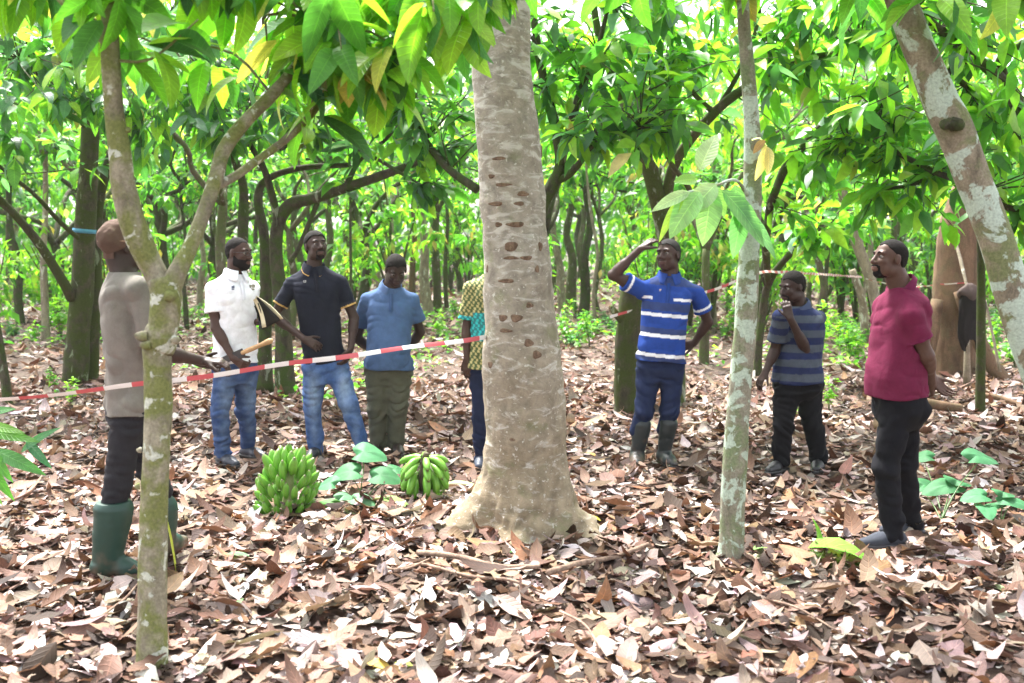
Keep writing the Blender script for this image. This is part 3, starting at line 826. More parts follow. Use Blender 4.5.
for a in [(716, 184, 4.95, 687, 212, 4.85, 26, (.36, .46, .32)), (711, 190, 4.95, 706, 240, 4.8, 30, (.22, .40, .18)), (700, 192, 4.9, 668, 232, 4.8, 30, (.24, .42, .2)),
          (722, 190, 4.95, 775, 240, 4.9, 30, (.16, .34, .15)), (690, 192, 4.9, 652, 206, 4.85, 16, (.36, .46, .32)), (730, 200, 4.95, 792, 254, 5.0, 22, (.12, .28, .14)),
          (685, 193, 4.9, 655, 238, 4.85, 12, (.28, .42, .08)), (700, 170, 4.95, 716, 128, 5.0, 24, (.34, .46, .28)), (742, 205, 5.0, 736, 258, 4.95, 22, (.1, .25, .12)),
          (735, 185, 5.0, 742, 228, 4.95, 20, (.14, .3, .12)), (697, 180, 4.95, 676, 178, 4.9, 16, (.2, .38, .1)), (713, 186, 4.95, 728, 215, 4.9, 18, (.2, .36, .14))]:
    leaf_at(lb, *a)
obj('crown', lb.mesh('leaf_twig', tC.location), M_leaf, tC, label='spray of large pale green leaves hanging at head height')
lb = MB()
for a in [(766, 145, 5.1, 760, 182, 5.1, 14, (.62, .48, .26)), (768, 147, 5.1, 772, 176, 5.1, 14, (.6, .5, .3)), (765, 140, 5.1, 752, 152, 5.1, 10, (.35, .2, .12))]: leaf_at(lb, *a)
tube(lb, [W(752, 140, 5.15), W(760, 138, 5.12), W(767, 146, 5.1)], [.003, .003, .002], 5, 2)
obj('withered_leaf', lb.mesh('withered_leaf', tC.location), M_leaf, tC, label='withered tan leaves hanging on the slim trunk')

# D: leaning pale trunk at the right edge
hero_tree('leaning_tree', 'thick leaning pale trunk with white lichen patches at the right edge', G(1100, 594),
    [[(1112, 620, 52, 4.75), (1100, 594, 44, 4.75), (1078, 500, 36, 4.75), (1046, 400, 33, 4.75), (1020, 320, 33, 4.75), (996, 240, 33, 4.75), (972, 175, 34, 4.75), (955, 130, 35, 4.75), (940, 100, 33, 4.75), (920, 50, 31, 4.75), (901, 0, 29, 4.75), (870, -80, 27, 4.75), (820, -200, 22, 4.8), (790, -350, 14, 4.9)],
     [(930, 72, 10, 4.78), (915, 30, 8, 4.9), (905, -20, 6, 5)], [(890, -30, 12, 4.75), (960, -70, 9, 4.6), (1040, -60, 6, 4.5)], [(860, -100, 12, 4.75), (780, -120, 8, 4.7), (700, -110, 5, 4.6)]],
    MB_lean, tips=[(1000, -55, 4.5, .16, 6), (1050, -20, 4.4, .2, 6), (835, -95, 4.9, .2, 7), (780, -110, 4.8, .25, 7), (955, -5, 4.3, .03, 1), (700, -95, 4.6, .2, 6), (850, -220, 4.8, .5, 14)], per=8, mix=dict(fresh=5, mid=4, dark=1, yellow=.2), seed=41, rough=0.07, segs=5)
tD = bpy.data.objects['leaning_tree']
kb = MB(); c = W(949, 124, 4.67)
for k in range(3): tube(kb, [c + [(-.02 + .02 * k), 0, 0], c + [(-.03 + .03 * k), -.03 - .01 * k, -.01], c + [(-.04 + .035 * k), -.035, .0]], [.03, .024, .008], 9, 3, 0.35, k)
obj('knot', kb.mesh('knot', tD.location), MB_dark, tD, label='dark broken knot on the leaning trunk')

# E: dark double stemmed tree at left with a blue mark
gE = G(76, 384)
tE = hero_tree('cocoa_tree', 'dark double stemmed tree with a light blue mark, left of the brown cap', gE,
    [[(73, 395, 34, 12.2), (75, 384, 27, 12.2), (78, 340, 22, 12.2), (82, 290, 22, 12.2), (85, 230, 20, 12.2), (89, 160, 18, 12.2), (90, 100, 15, 12.2), (80, 40, 10, 12.2), (60, -30, 7, 12)],
     [(91, 386, 16, 12.5), (93, 345, 12, 12.5), (96, 280, 11, 12.5), (98, 210, 10, 12.5), (108, 165, 9, 12.4), (125, 120, 8, 12.2), (150, 80, 5, 12)],
     [(72, 298, 11, 12.1), (62, 280, 10, 11.9), (40, 245, 9, 11.6), (15, 215, 8, 11.3), (-10, 190, 7, 11)],
     [(78, 238, 5, 12), (60, 222, 5, 11.8), (35, 195, 4.5, 11.5), (10, 175, 4, 11.2), (-20, 150, 3, 11)],
     [(88, 130, 7, 12.2), (60, 90, 6, 11.6), (20, 60, 4, 11)], [(90, 110, 7, 12.2), (120, 60, 5, 12), (160, 30, 4, 11.6)]],
    MB_mossy, tips=[(40, 130, 10.5, .55, 16), (95, 110, 10.6, .5, 18), (150, 110, 10.5, .5, 15), (30, 60, 10.4, .6, 18), (100, 40, 11, .6, 18), (170, 50, 10.5, .5, 14), (-20, 120, 11, .6, 14), (60, -20, 11, .8, 16), (190, 90, 10, .4, 12)],
    per=9, mix=dict(fresh=4, mid=4, dark=1.5, blue=3, yellow=.2), seed=51, leafmat=M_leaf, segs=4, droop=0.45)
mb = MB(); tube(mb, [W(84.2, 233, 12.2), W(84.4, 229, 12.2)], [.135, .134], 16, 1)
obj('paint_mark', mb.mesh('paint_mark', tE.location), plain('blue mark', (0.08, 0.26, 0.40)), tE, label='light blue mark on the dark stem')
# F: several stemmed tree behind the white and navy polo men
hero_tree('cocoa_tree', 'dark tree of several stems with arching limbs between the white and black polo men', G(286, 392),
    [[(286, 402, 30, 11.2), (285, 392, 23, 11.2), (284, 345, 18, 11.2), (281, 300, 16, 11.2), (276, 255, 14, 11.2), (278, 225, 14, 11.2), (290, 205, 13, 11.2), (315, 198, 11, 11.1), (345, 188, 10, 10.9), (380, 176, 9, 10.7), (410, 165, 7, 10.5), (440, 150, 5, 10.3)],
     [(264, 392, 20, 11.4), (265, 350, 14, 11.4), (266, 290, 12, 11.4), (264, 235, 11, 11.4), (258, 200, 9, 11.4), (266, 180, 7, 11.4), (300, 168, 6, 11.2), (350, 165, 5, 11)],
     [(240, 330, 12, 11.8), (242, 270, 11, 11.8), (243, 220, 11, 11.8), (243, 185, 9, 11.8), (230, 150, 7, 11.6), (210, 110, 5, 11.4)],
     [(279, 228, 8, 11.2), (272, 195, 8, 11.1), (262, 165, 7, 11), (240, 130, 5, 10.8)],
     [(345, 188, 6, 10.9), (360, 160, 5, 10.8), (385, 140, 4, 10.6), (400, 120, 3, 10.5)],
     [(320, 196, 5, 11.1), (300, 245, 5, 11.2), (290, 262, 5, 11.2)], [(478, 190, 9, 9.8), (450, 170, 8, 9.9), (425, 140, 7, 10), (408, 105, 5, 10), (400, 80, 3, 10)],
     [(420, 185, 3, 10.4), (360, 150, 4, 10.7), (310, 135, 4, 10.9), (280, 150, 4, 11)]],
    MB_dark, tips=[(240, 120, 10.5, .45, 12), (300, 110, 10.5, .5, 14), (360, 110, 10.5, .4, 12), (410, 95, 10, .4, 12), (440, 130, 10, .35, 10), (340, 50, 10.5, .6, 14), (430, 40, 10, .5, 14), (250, 50, 11, .6, 14), (440, 190, 10.4, .2, 5), (330, 145, 10.8, .3, 6)],
    per=11, mix=dict(fresh=2, mid=4, dark=2.5, blue=.8, yellow=.1), seed=61, leafmat=M_leaf_far, segs=3)
# G: mossy stump behind the man with the hand on his head
tG = hero_tree('stump', 'mossy cut trunk with a stub, behind the blue striped shirt man', G(625, 415),
    [[(623, 424, 30, 9.94), (625, 414, 25, 9.94), (626, 380, 23, 9.94), (628, 340, 25, 9.94), (632, 310, 27, 9.94), (635, 285, 24, 9.94), (637, 277, 20, 9.94)],
     [(630, 322, 12, 9.9), (620, 318, 9, 9.88), (614, 311, 7, 9.86), (612, 306, 3, 9.85)]], MB_mossy, seed=71, rough=0.12)
tG['category'] = 'stump'
# J: stems seen just right of the big trunk
hero_tree('cocoa_tree', 'dark tree whose forked limbs rise just right of the big pale trunk', G(548, 425) + [0.0, 0, 0],
    [[(528, 432, 20, 9.5), (530, 420, 17, 9.5), (530, 330, 15, 9.5), (532, 260, 14, 9.5), (540, 210, 15, 9.5), (552, 186, 14, 9.5), (560, 165, 11, 9.5), (556, 130, 10, 9.5), (546, 90, 9, 9.5), (538, 50, 8, 9.5), (530, -20, 6, 9.5)],
     [(560, 168, 9, 9.5), (572, 120, 8, 9.4), (585, 80, 7, 9.3), (597, 50, 5, 9.2), (610, 0, 4, 9.1)], [(556, 182, 8, 9.5), (572, 172, 7, 9.4), (600, 140, 5, 9), (640, 128, 4, 8.8)]],
    MB_dark, tips=[(600, -10, 8.6, .5, 14), (560, 40, 9.2, .4, 12), (590, 90, 9, .35, 12), (620, 40, 8.8, .4, 12), (650, 90, 8.8, .35, 12), (570, -30, 9.2, .5, 12), (600, 130, 8.9, .25, 7), (560, 100, 9.6, .3, 8)],
    per=8, mix=dict(fresh=4, mid=4, dark=1, blue=1.6, yellow=.1), seed=81, leafmat=M_leaf_far, segs=3)
# K: large spreading tree between the trunks
hero_tree('cocoa_tree', 'grey limbed spreading tree with boughs crossing above the blue striped man', G(675, 400) + [0, 0, 0],
    [[(676, 412, 26, 10.6), (676, 398, 21, 10.6), (675, 340, 18, 10.6), (672, 280, 17, 10.6), (664, 230, 17, 10.6), (655, 190, 17, 10.5), (645, 150, 16, 10.4), (632, 115, 14, 10.2), (615, 80, 11, 10), (600, 40, 8, 9.8), (590, -20, 6, 9.6)],
     [(664, 215, 12, 10.6), (672, 170, 11, 10.4), (690, 140, 10, 10.2), (712, 115, 10, 10), (735, 95, 9, 9.9), (770, 75, 8, 9.8), (810, 58, 6, 9.6), (860, 50, 5, 9.4), (905, 40, 3, 9.2)],
     [(714, 113, 6, 10), (695, 95, 5, 9.9), (680, 75, 5, 9.8), (665, 60, 4, 9.7)], [(716, 112, 6, 10), (735, 80, 5, 10), (750, 50, 5, 10), (760, 10, 4, 10)],
     [(665, 225, 6, 10.5), (690, 195, 6, 10), (672, 165, 5, 9.8), (656, 130, 4, 9.6), (650, 90, 3, 9.5)]],
    MB_bg, tips=[(760, -20, 9, .5, 12), (820, 30, 9.3, .4, 10), (640, 50, 9.6, .4, 12), (690, 40, 9.6, .4, 14), (740, 30, 9.6, .4, 14), (800, 90, 9.4, .35, 9), (850, 60, 9.2, .4, 12), (800, 10, 9.4, .4, 12), (670, 110, 9.4, .25, 7), (850, -10, 9, .5, 14), (700, -30, 9.6, .5, 14), (640, 140, 9.6, .2, 5)],
    per=8, mix=dict(fresh=6, mid=4, dark=.8, blue=1.2, yellow=.2), seed=91, leafmat=M_leaf_far, segs=3)
# I: small dark forked tree between slim trunk and dark striped man
hero_tree('cocoa_tree', 'thin dark forked tree just left of the dark striped shirt man', G(757, 378),
    [[(756, 386, 13, 12.9), (757, 376, 10, 12.9), (759, 345, 8, 12.9), (763, 310, 8, 12.9), (768, 285, 8, 12.8), (778, 268, 7, 12.6), (795, 250, 6, 12.3), (815, 240, 4, 12)],
     [(767, 286, 6, 12.8), (762, 272, 5, 12.8), (764, 258, 3, 12.8)],
     [(770, 205, 8, 10.9), (785, 168, 9, 10.8), (800, 150, 8, 10.7), (815, 132, 7, 10.6), (835, 115, 6, 10.5), (855, 108, 5, 10.3), (872, 116, 3, 10.2)], [(768, 284, 6, 12.8), (766, 245, 8, 12), (770, 205, 8, 10.9)]],
    MB_dark, tips=[(820, 235, 12, .25, 8), (850, 215, 11.8, .35, 9), (870, 115, 10, .3, 9), (835, 150, 10.4, .35, 9), (800, 190, 11, .35, 9)], per=11, mix=MIXES[3], seed=95, leafmat=M_leaf_far, segs=3)
# M: dark branching tree at the right edge
hero_tree('cocoa_tree', 'dark limbed tree at the right edge reaching left over the leaning pale trunk', np.array([5.0, 8.6, 0]),
    [[(1094, 445, 26, 8.6), (1090, 400, 22, 8.6), (1070, 300, 20, 8.6), (1045, 210, 18, 8.6), (1026, 150, 18, 8.6), (1018, 110, 15, 8.5), (1010, 90, 13, 8.4), (990, 70, 11, 8.2), (965, 50, 10, 8), (940, 30, 9, 7.8), (915, 10, 8, 7.6), (880, -20, 6, 7.4)],
     [(1020, 103, 10, 8.5), (995, 98, 8, 8.4), (965, 85, 6, 8.2), (940, 60, 6, 8), (930, 45, 4, 7.9)], [(1014, 95, 9, 8.5), (1000, 60, 8, 8.3), (1020, 45, 6, 8.2), (1045, 20, 4, 8)],
     [(1050, 230, 10, 8.6), (1020, 215, 9, 8.4), (985, 190, 8, 8.3), (935, 172, 6, 8.5), (890, 150, 5, 8.8), (850, 140, 3, 9.0)], [(937, 172, 5, 8.5), (910, 185, 4, 8.8), (875, 190, 3, 9)], [(893, 150, 4, 8.8), (880, 120, 3, 8.9), (885, 95, 2, 9)]],
    MB_dark, tips=[(1000, 30, 7.8, .35, 14), (950, 20, 7.6, .35, 12), (900, 20, 7.6, .35, 12), (1030, 150, 7.9, .35, 14), (990, 130, 8.2, .3, 12), (900, 130, 8.6, .35, 12), (870, 180, 9, .35, 12), (920, 190, 9, .35, 12), (1010, 200, 8.4, .25, 8), (960, -30, 7.6, .5, 14), (920, 80, 8.3, .3, 9), (850, 150, 9.2, .3, 8), (880, 100, 9, .3, 8)],
    per=8, L=(.18, .3), mix=dict(fresh=6, mid=5, dark=.8, blue=.4, yellow=.1), seed=97, leafmat=M_leaf_far, segs=3)
# N: pale leaning trunks behind the man in crimson
hero_tree('leaning_tree', 'thin pale grey leaning trunk seen left of the crimson polo man', G(882, 340),
    [[(884, 346, 14, 17), (880, 330, 12, 17), (872, 285, 11, 17), (858, 245, 11, 17), (845, 205, 10, 17), (838, 160, 8, 17)], [(866, 345, 9, 17.3), (862, 300, 8, 17.3), (852, 270, 7, 17.3)]], MB_pale, tips=[(838, 160, 16.5, .6, 14)], per=12, mix=MIXES[3], seed=98, leafmat=M_leaf_far, segs=2)
# H: old reddish buttress trunk and a thin mossy post tree before it
tH = hero_tree('broken_trunk', 'thick reddish brown broken trunk with buttress, behind the crimson polo man', G(955, 376),
    [[(950, 392, 58, 13.1), (952, 372, 46, 13.1), (954, 330, 39, 13.1), (955, 290, 37, 13.1), (957, 250, 36, 13.1), (960, 222, 34, 13.1), (966, 190, 26, 13.1), (975, 170, 12, 13.1)],
     [(962, 290, 16, 12.8), (975, 330, 15, 12.7), (990, 362, 16, 12.6), (1003, 380, 14, 12.5), (1012, 392, 8, 12.4)], [(938, 300, 12, 12.9), (928, 350, 14, 12.8), (918, 385, 10, 12.7)]], MB_red, seed=99, rough=0.16)
tH['category'] = 'tree trunk'
hero_tree('young_tree', 'thin straight mossy stem standing in front of the reddish broken trunk', G(981, 412),
    [[(979, 420, 13, 10.1), (980, 408, 9.5, 10.1), (981, 330, 8.5, 10.1), (981, 255, 7, 10.1), (978, 180, 5, 10.1), (985, 100, 4, 10.1)]], MB_mossy, tips=[(985, 110, 10, .3, 10), (975, 165, 10, .25, 8)], per=11, mix=MIXES[0], seed=103, leafmat=M_leaf_far, segs=2)
# dark thin trunk at the left edge
hero_tree('young_tree', 'thin dark leaning stem cut by the left edge of the photo', G(8, 405),
    [[(12, 415, 12, 10.4), (8, 400, 10, 10.4), (2, 360, 8, 10.4), (-6, 310, 7, 10.4), (-20, 240, 6, 10.4)]], MB_dark, seed=104)
# ================================================================== PEOPLE (signed distance figures, meshed with surface nets)
class Field:
    def __init__(s, lo, hi, h):
        s.lo = np.asarray(lo, float); s.h = h
        s.n = np.ceil((np.asarray(hi, float) - s.lo) / h).astype(int) + 1
        s.d = np.full(s.n, 1.0, np.float32)
    def sub(s, lo, hi):
        a = np.clip(np.floor((lo - s.lo) / s.h).astype(int), 0, s.n); b = np.clip(np.ceil((hi - s.lo) / s.h).astype(int) + 1, 0, s.n)
        if np.any(b <= a): return None, None
        ax = [s.lo[k] + s.h * np.arange(a[k], b[k]) for k in range(3)]
        P = np.stack(np.meshgrid(*ax, indexing='ij'), -1).astype(np.float32)
        return (slice(a[0], b[0]), slice(a[1], b[1]), slice(a[2], b[2])), P
    def op(s, prim, k=0.01, mode='add'):
        fn, lo, hi = prim
        m = 0.03 + k
        sl, P = s.sub(lo - m, hi + m)
        if sl is None: return
        d = fn(P).astype(np.float32); o = s.d[sl]
        if mode == 'add':
            hh = np.clip(0.5 + 0.5 * (o - d) / k, 0, 1); s.d[sl] = o + (d - o) * hh - k * hh * (1 - hh)
        elif mode == 'sub':
            d = -d; hh = np.clip(0.5 - 0.5 * (o - d) / k, 0, 1); s.d[sl] = o + (d - o) * hh + k * hh * (1 - hh)
    def displace(s, fn):
        """fn(points) -> offset added outward, near the surface only"""
        m = np.abs(s.d) < 0.035
        idx = np.argwhere(m); P = s.lo + idx * s.h
        s.d[m] -= fn(P).astype(np.float32)
    def cut(s, fn):
        """keep where fn(P) < 0"""
        m = s.d < 0.04
        idx = np.argwhere(m); P = s.lo + idx * s.h
        s.d[m] = np.maximum(s.d[m], fn(P))
    def mesh(s):
        d = s.d; n = d.shape
        ins = d < 0
        cs = [(i, j, k) for i in (0, 1) for j in (0, 1) for k in (0, 1)]
        cnt = np.zeros((n[0] - 1, n[1] - 1, n[2] - 1), np.int8)
        for (i, j, k) in cs: cnt += ins[i:n[0] - 1 + i, j:n[1] - 1 + j, k:n[2] - 1 + k]
        act = (cnt > 0) & (cnt < 8)
        cell = np.argwhere(act); idm = np.full(act.shape, -1, np.int64); idm[act] = np.arange(len(cell))
        acc = np.zeros((len(cell), 3)); w = np.zeros(len(cell))
        for a in cs:
            for ax in range(3):
                if a[ax] == 1: continue
                b = list(a); b[ax] = 1
                ia = cell + np.array(a); ib = cell + np.array(b)
                da = d[ia[:, 0], ia[:, 1], ia[:, 2]]; db = d[ib[:, 0], ib[:, 1], ib[:, 2]]
                c = (da < 0) != (db < 0)
                t = np.where(c, da / np.where(c, da - db, 1), 0)
                p = np.array(a, float)[None, :] + np.zeros((len(cell), 3)); p[:, ax] = t
                acc[c] += p[c]; w[c] += 1
        V = s.lo + (cell + acc / np.maximum(w, 1)[:, None]) * s.h
        Q = []
        for ax in range(3):
            o1, o2 = [(1, 2), (2, 0), (0, 1)][ax]
            sl0 = [slice(1, -1)] * 3; sl1 = [slice(1, -1)] * 3
            sl0[ax] = slice(0, n[ax] - 1); sl1[ax] = slice(1, n[ax])
            A = ins[tuple(sl0)]; B = ins[tuple(sl1)]
            e = np.argwhere(A != B); inside = A[A != B]
            e = e + np.array([0 if q == ax else 1 for q in range(3)])
            def vid(du, dv):
                c = e.copy(); c[:, o1] -= du; c[:, o2] -= dv
                return idm[c[:, 0], c[:, 1], c[:, 2]]
            q = np.stack([vid(1, 1), vid(0, 1), vid(0, 0), vid(1, 0)], -1)
            q[~inside] = q[~inside][:, ::-1]
            Q.append(q)
        return V, np.concatenate(Q)

def nrm(v): v = np.asarray(v, float); return v / (np.linalg.norm(v) + 1e-9)
def cone(a, b, r1, r2, sq=None, sqn=1.0):
    a = np.asarray(a, np.float32); b = np.asarray(b, np.float32); ba = b - a; L2 = ba @ ba + 1e-12
    R_ = max(r1, r2) * max(1, sqn)
    def fn(P):
        q = P - a; t = np.clip((q @ ba) / L2, 0, 1)
        v = q - t[..., None] * ba
        if sq is not None:
            c = v @ np.asarray(sq); v = v + (c * (1 / sqn - 1))[..., None] * np.asarray(sq)
        return np.linalg.norm(v, axis=-1) - (r1 + (r2 - r1) * t)
    return fn, np.minimum(a, b) - R_, np.maximum(a, b) + R_
def ell(c, r, fr=None):
    c = np.asarray(c, float); r = np.asarray(r, float); M_ = np.eye(3) if fr is None else np.asarray(fr)
    def fn(P):
        q = (P - c) @ M_.T
        q = q.astype(np.float32); k0 = np.linalg.norm(q / r, axis=-1); k1 = np.linalg.norm(q / (r * r), axis=-1) + 1e-9
        return k0 * (k0 - 1) / k1
    return fn, c - r.max(), c + r.max()
def loft(o, top, right, fwd, prof):
    """prof rows: w, a, b, offset forward"""
    o = np.asarray(o, float); ax = np.asarray(top, float) - o; L = np.linalg.norm(ax); ax = ax / L
    rt = nrm(right - ax * (ax @ right)); fw = np.cross(ax, rt)
    if fw @ fwd < 0: fw = -fw
    pr = catmull(np.array(prof, float), 5)
    def fn(P):
        q = P - o; w = (q @ ax) / L; u = q @ rt; v = q @ fw
        a = np.interp(w, pr[:, 0], pr[:, 1]); b = np.interp(w, pr[:, 0], pr[:, 2]); f = np.interp(w, pr[:, 0], pr[:, 3])
        e = (np.abs(u / a) ** 2.3 + np.abs((v - f) / b) ** 2.3) ** (1 / 2.3)
        d = (e - 1) * np.minimum(a, b)
        return np.maximum(d, np.maximum(pr[0, 0] - w, w - pr[-1, 0]) * L)
    ends = np.array([o + ax * L * pr[0, 0], o + ax * L * pr[-1, 0]]); R_ = pr[:, 1].max() + 0.06
    return fn, ends.min(0) - R_, ends.max(0) + R_

def hand_prims(wr, hd, pn, side, curl=0.4, sc=1.0, thumb=0.6, fan=0.05, fcurl=None):
    """wr wrist, hd hand direction, pn palm normal (way fingers curl), side +1/-1 = which side the thumb is along hd x pn"""
    hd = nrm(hd); pn = nrm(pn - hd * (np.asarray(pn) @ hd)); s = np.cross(hd, pn) * side
    out = []
    pl = 0.088 * sc
    out.append((cone(wr, wr + hd * 0.03 * sc, 0.024 * sc, 0.026 * sc, pn, 0.8), 0.012))
    for o in (-0.026, -0.009, 0.009, 0.026):
        out.append((cone(wr + hd * .02 * sc + s * o * .6 * sc, wr + hd * pl + s * o * sc, 0.0155 * sc, 0.0125 * sc, pn, 0.85), 0.010))
    lens = [(0.043, 0.026, 0.021), (0.047, 0.030, 0.022), (0.044, 0.027, 0.021), (0.034, 0.020, 0.018)]
    for i, o in enumerate((0.028, 0.0095, -0.0095, -0.028)):
        p = wr + hd * (pl - 0.004) + s * o * sc
        d = nrm(hd + s * fan * (1.5 - i)); q = pn; a = (curl if fcurl is None else fcurl[i])
        for j, l in enumerate(lens[i]):
            th = a * (0.55, 0.9, 0.6)[j]
            d, q = nrm(d * math.cos(th) + q * math.sin(th)), nrm(q * math.cos(th) - d * math.sin(th))
            e = p + d * l * sc; r = (0.0095, 0.0086, 0.0075)[j] * sc
            out.append((cone(p, e, r, r * 0.92), 0.0025)); p = e
    p = wr + hd * 0.022 * sc + s * 0.020 * sc
    d = nrm(hd * 0.75 + s * thumb + pn * 0.35)
    out.append((cone(p, p + d * 0.044 * sc, 0.015 * sc, 0.0115 * sc), 0.010)); p = p + d * 0.044 * sc
    d = nrm(d + hd * 0.5 + pn * curl * 0.4)
    out.append((cone(p, p + d * 0.030 * sc, 0.0108 * sc, 0.010 * sc), 0.003)); p = p + d * 0.03 * sc
    d = nrm(d + hd * 0.2 + pn * curl * 0.4)
    out.append((cone(p, p + d * 0.024 * sc, 0.0098 * sc, 0.008 * sc), 0.003))
    return out

SKIN = (0.052, 0.026, 0.017)
def person(S):
    Y0 = S['Y']; base_px = S['base']
    B = W(base_px[0], base_px[1], Y0)
    gz = float(gh(B[0], B[1])); B[2] = gz + 0.022
    t = thing('person', S['label'], 'person', B)
    def J(p): return W(p[0], p[1], Y0 + p[2]) - B
    j = {k: J(v) for k, v in S['j'].items()}
    sc = S.get('sc', 1.0); bulk = S.get('bulk', 1.0); belly = S.get('belly', 0.0)
    skin = np.array(S.get('skin', SKIN))
    fw = nrm([*S['fwd'], 0]); rt = np.array([-fw[1], fw[0], 0]) * -1.0     # his own right hand side... sign fixed below
    rt = np.cross(fw, [0, 0, 1.0])
    pel, nk = j['pel'], j['neck']
    # head frame: z up, y face direction
    hf = nrm(S['face']); hr = nrm(np.cross(hf, [0, 0, 1.0])); tl = S.get('tilt', 0.0)
    hu = np.cross(hr, hf); hr, hu = hr * math.cos(tl) + hu * math.sin(tl), hu * math.cos(tl) - hr * math.sin(tl)
    FR = np.stack([hr, hf, hu]); hs = S.get('hs', 1.0) * 1.02; hc = j['head']
    def HP(x, y, z): return hc + (hr * x + hf * y + hu * z) * hs
    allp = np.array(list(j.values()))
    lo = allp.min(0) - 0.22; hi = allp.max(0) + 0.24; lo[2] = -0.06
    # --- body: one continuous surface
    F = Field(lo, hi, 0.006)
    tb = [(-0.18, .09, .06, 0), (0, .13 * bulk, .08 * bulk, .0), (.25, .118 * bulk, .075 * bulk + belly * .5, belly * .6), (.5, .125 * bulk, .08 * bulk + belly * .3, belly * .4), (.75, .14 * bulk, .085, .0), (.9, .11, .07, -.005), (1.0, .055, .05, -.005)]
    F.op(loft(pel, nk, rt, fw, tb), 0.02)
    for s in 'ab':
        sh, el, wr = j['sh' + s], j['el' + s], j['wr' + s]
        F.op(cone(sh + (el - sh) * .08, el, .040 * sc, .038 * sc), .03); F.op(cone(sh + (el - sh) * .35, sh + (el - sh) * .6, .045 * sc, .043 * sc), .02)
        F.op(cone(el, wr, .038 * sc, .025 * sc), .015); F.op(cone(el + (wr - el) * .2, el + (wr - el) * .4, .040 * sc, .036 * sc), .02)
        F.op(cone(nk + (sh - nk) * 0.2 - [0, 0, .035], sh - [0, 0, .01], .036, .036), .02)
        hp, kn, an = j['hip' + s], j['kn' + s], j['an' + s]
        F.op(cone(hp, kn, .066 * sc, .046 * sc), .03); F.op(cone(kn, an, .044 * sc, .032 * sc), .02)
        F.op(cone(an, an + nrm([*S['toe' + s], 0]) * .06 + [0, 0, -.03], .032, .024), .02)
    cr = HP(0, -0.035, -0.05)
    F.op(cone(nk - [0, 0, .02], cr, .063 * sc * S.get('neckw', 1), .056 * sc * S.get('neckw', 1)), .02)
    # head
    E = lambda c, r, k=.012, m='add': F.op(ell(HP(*c), np.array(r) * hs, FR), k * hs, m)
    E((0, -.015, .028), (.074, .096, .086)); E((0, .022, -.03), (.060, .068, .080)); E((0, .048, -.088), (.034, .034, .028)); 
    E((.038, .012, -.066), (.026, .045, .032), .02); E((-.038, .012, -.066), (.026, .045, .032), .02)
    E((.038, .062, -.022), (.02, .018, .016), .018); E((-.038, .062, -.022), (.02, .018, .016), .018)
    F.op(cone(HP(-.042, .074, .026), HP(.042, .074, .026), .011 * hs, .011 * hs), .014)
    for x in (-1, 1): E((x * .031, .092, .003), (.017, .014, .010), .008, 'sub')
    F.op(cone(HP(0, .084, .012), HP(0, .104, -.028), .008 * hs, .014 * hs), .010)
    for x in (-1, 1): E((x * .014, .094, -.033), (.011, .012, .009), .006)
    E((0, .082, -.060), (.029, .017, .009), .006); E((0, .081, -.073), (.025, .016, .010), .005)
    F.op(cone(HP(-.022, .099, -.066), HP(.022, .099, -.066), .0022, .0022), .003, 'sub')
    for x in (-1, 1): F.op(ell(HP(x * .077, -.008, -.004), np.array((.009, .019, .031)) * hs, FR), .006)
    # hands
    for s in 'ab':
        H = S['hand' + s]; wr = j['wr' + s]
        for pr, k in hand_prims(wr, H['dir'], H['pn'], H.get('side', 1), H.get('curl', .5), H.get('sc', .98) * sc, H.get('thumb', .6), fcurl=H.get('fcurl')):
            F.op(pr, k)
    V, Q = F.mesh()
    lip = np.exp(-(((V - HP(0, .095, -.067)) @ FR.T / (np.array([.03, .02, .014]) * hs)) ** 2).sum(1))
    palm = np.zeros(len(V))
    col = skin * (1 + lip[:, None] * np.array([.9, .7, .9])) * (1 + 0.10 * fbm(V * 14, 3, 2))[:, None]
    obj('body', mesh_from('body', V, Q, cols=col), M_skin, t)
    # --- eyes
    for x in (-1, 1):
        mb = MB(); c = HP(x * .031, .0705, .003); r = .0128 * hs
        th = np.linspace(0, np.pi, 9); ph = np.linspace(0, 2 * np.pi, 16, endpoint=False)
        gaze = nrm(hf + hu * S.get('gaze', 0)); g1 = nrm(np.cross(gaze, [0.1, .2, 1])); g2 = np.cross(gaze, g1)
        VV = np.array([c + r * (gaze * math.cos(a) + (g1 * math.cos(b) + g2 * math.sin(b)) * math.sin(a)) for a in th for b in ph])
        QQ = [(a * 16 + b, a * 16 + (b + 1) % 16, (a + 1) * 16 + (b + 1) % 16, (a + 1) * 16 + b) for a in range(8) for b in range(16)]
        cc = np.array([((.012, .008, .006) if a < 2 else (.20, .17, .15)) for a in range(9) for b in ph])
        mb.add(VV, QQ, None, cc); obj('eye', mb.mesh('eye'), M_eye, t)
        mb = MB(); tube(mb, [HP(x * .014, .087, .024), HP(x * .030, .088, .030), HP(x * .048, .073, .024)], [.0035, .0042, .002], 6, 3, .2); obj('eyebrow', mb.mesh('eyebrow'), M_hair, t); 
        for v in [t.children[-1]]: v.data.color_attributes['Col'].data.foreach_set('color', np.tile([.012, .009, .008, 1], len(v.data.vertices)).astype(np.float32))
    def shell(name, prims, keep, colr, mat, h=.0042, disp=None, ks=.01):
        L_ = np.min([p[1] for p in prims], 0) - .02; H_ = np.max([p[2] for p in prims], 0) + .02
        f = Field(L_, H_, h)
        for p in prims: f.op(p, ks)
        if disp: f.displace(disp)
        f.cut(keep)
        V, Q = f.mesh()
        if not len(V): return None
        cc = colr(V) if callable(colr) else np.broadcast_to(colr, (len(V), 3))
        return obj(name, mesh_from(name, V, Q, cols=cc), mat, t)
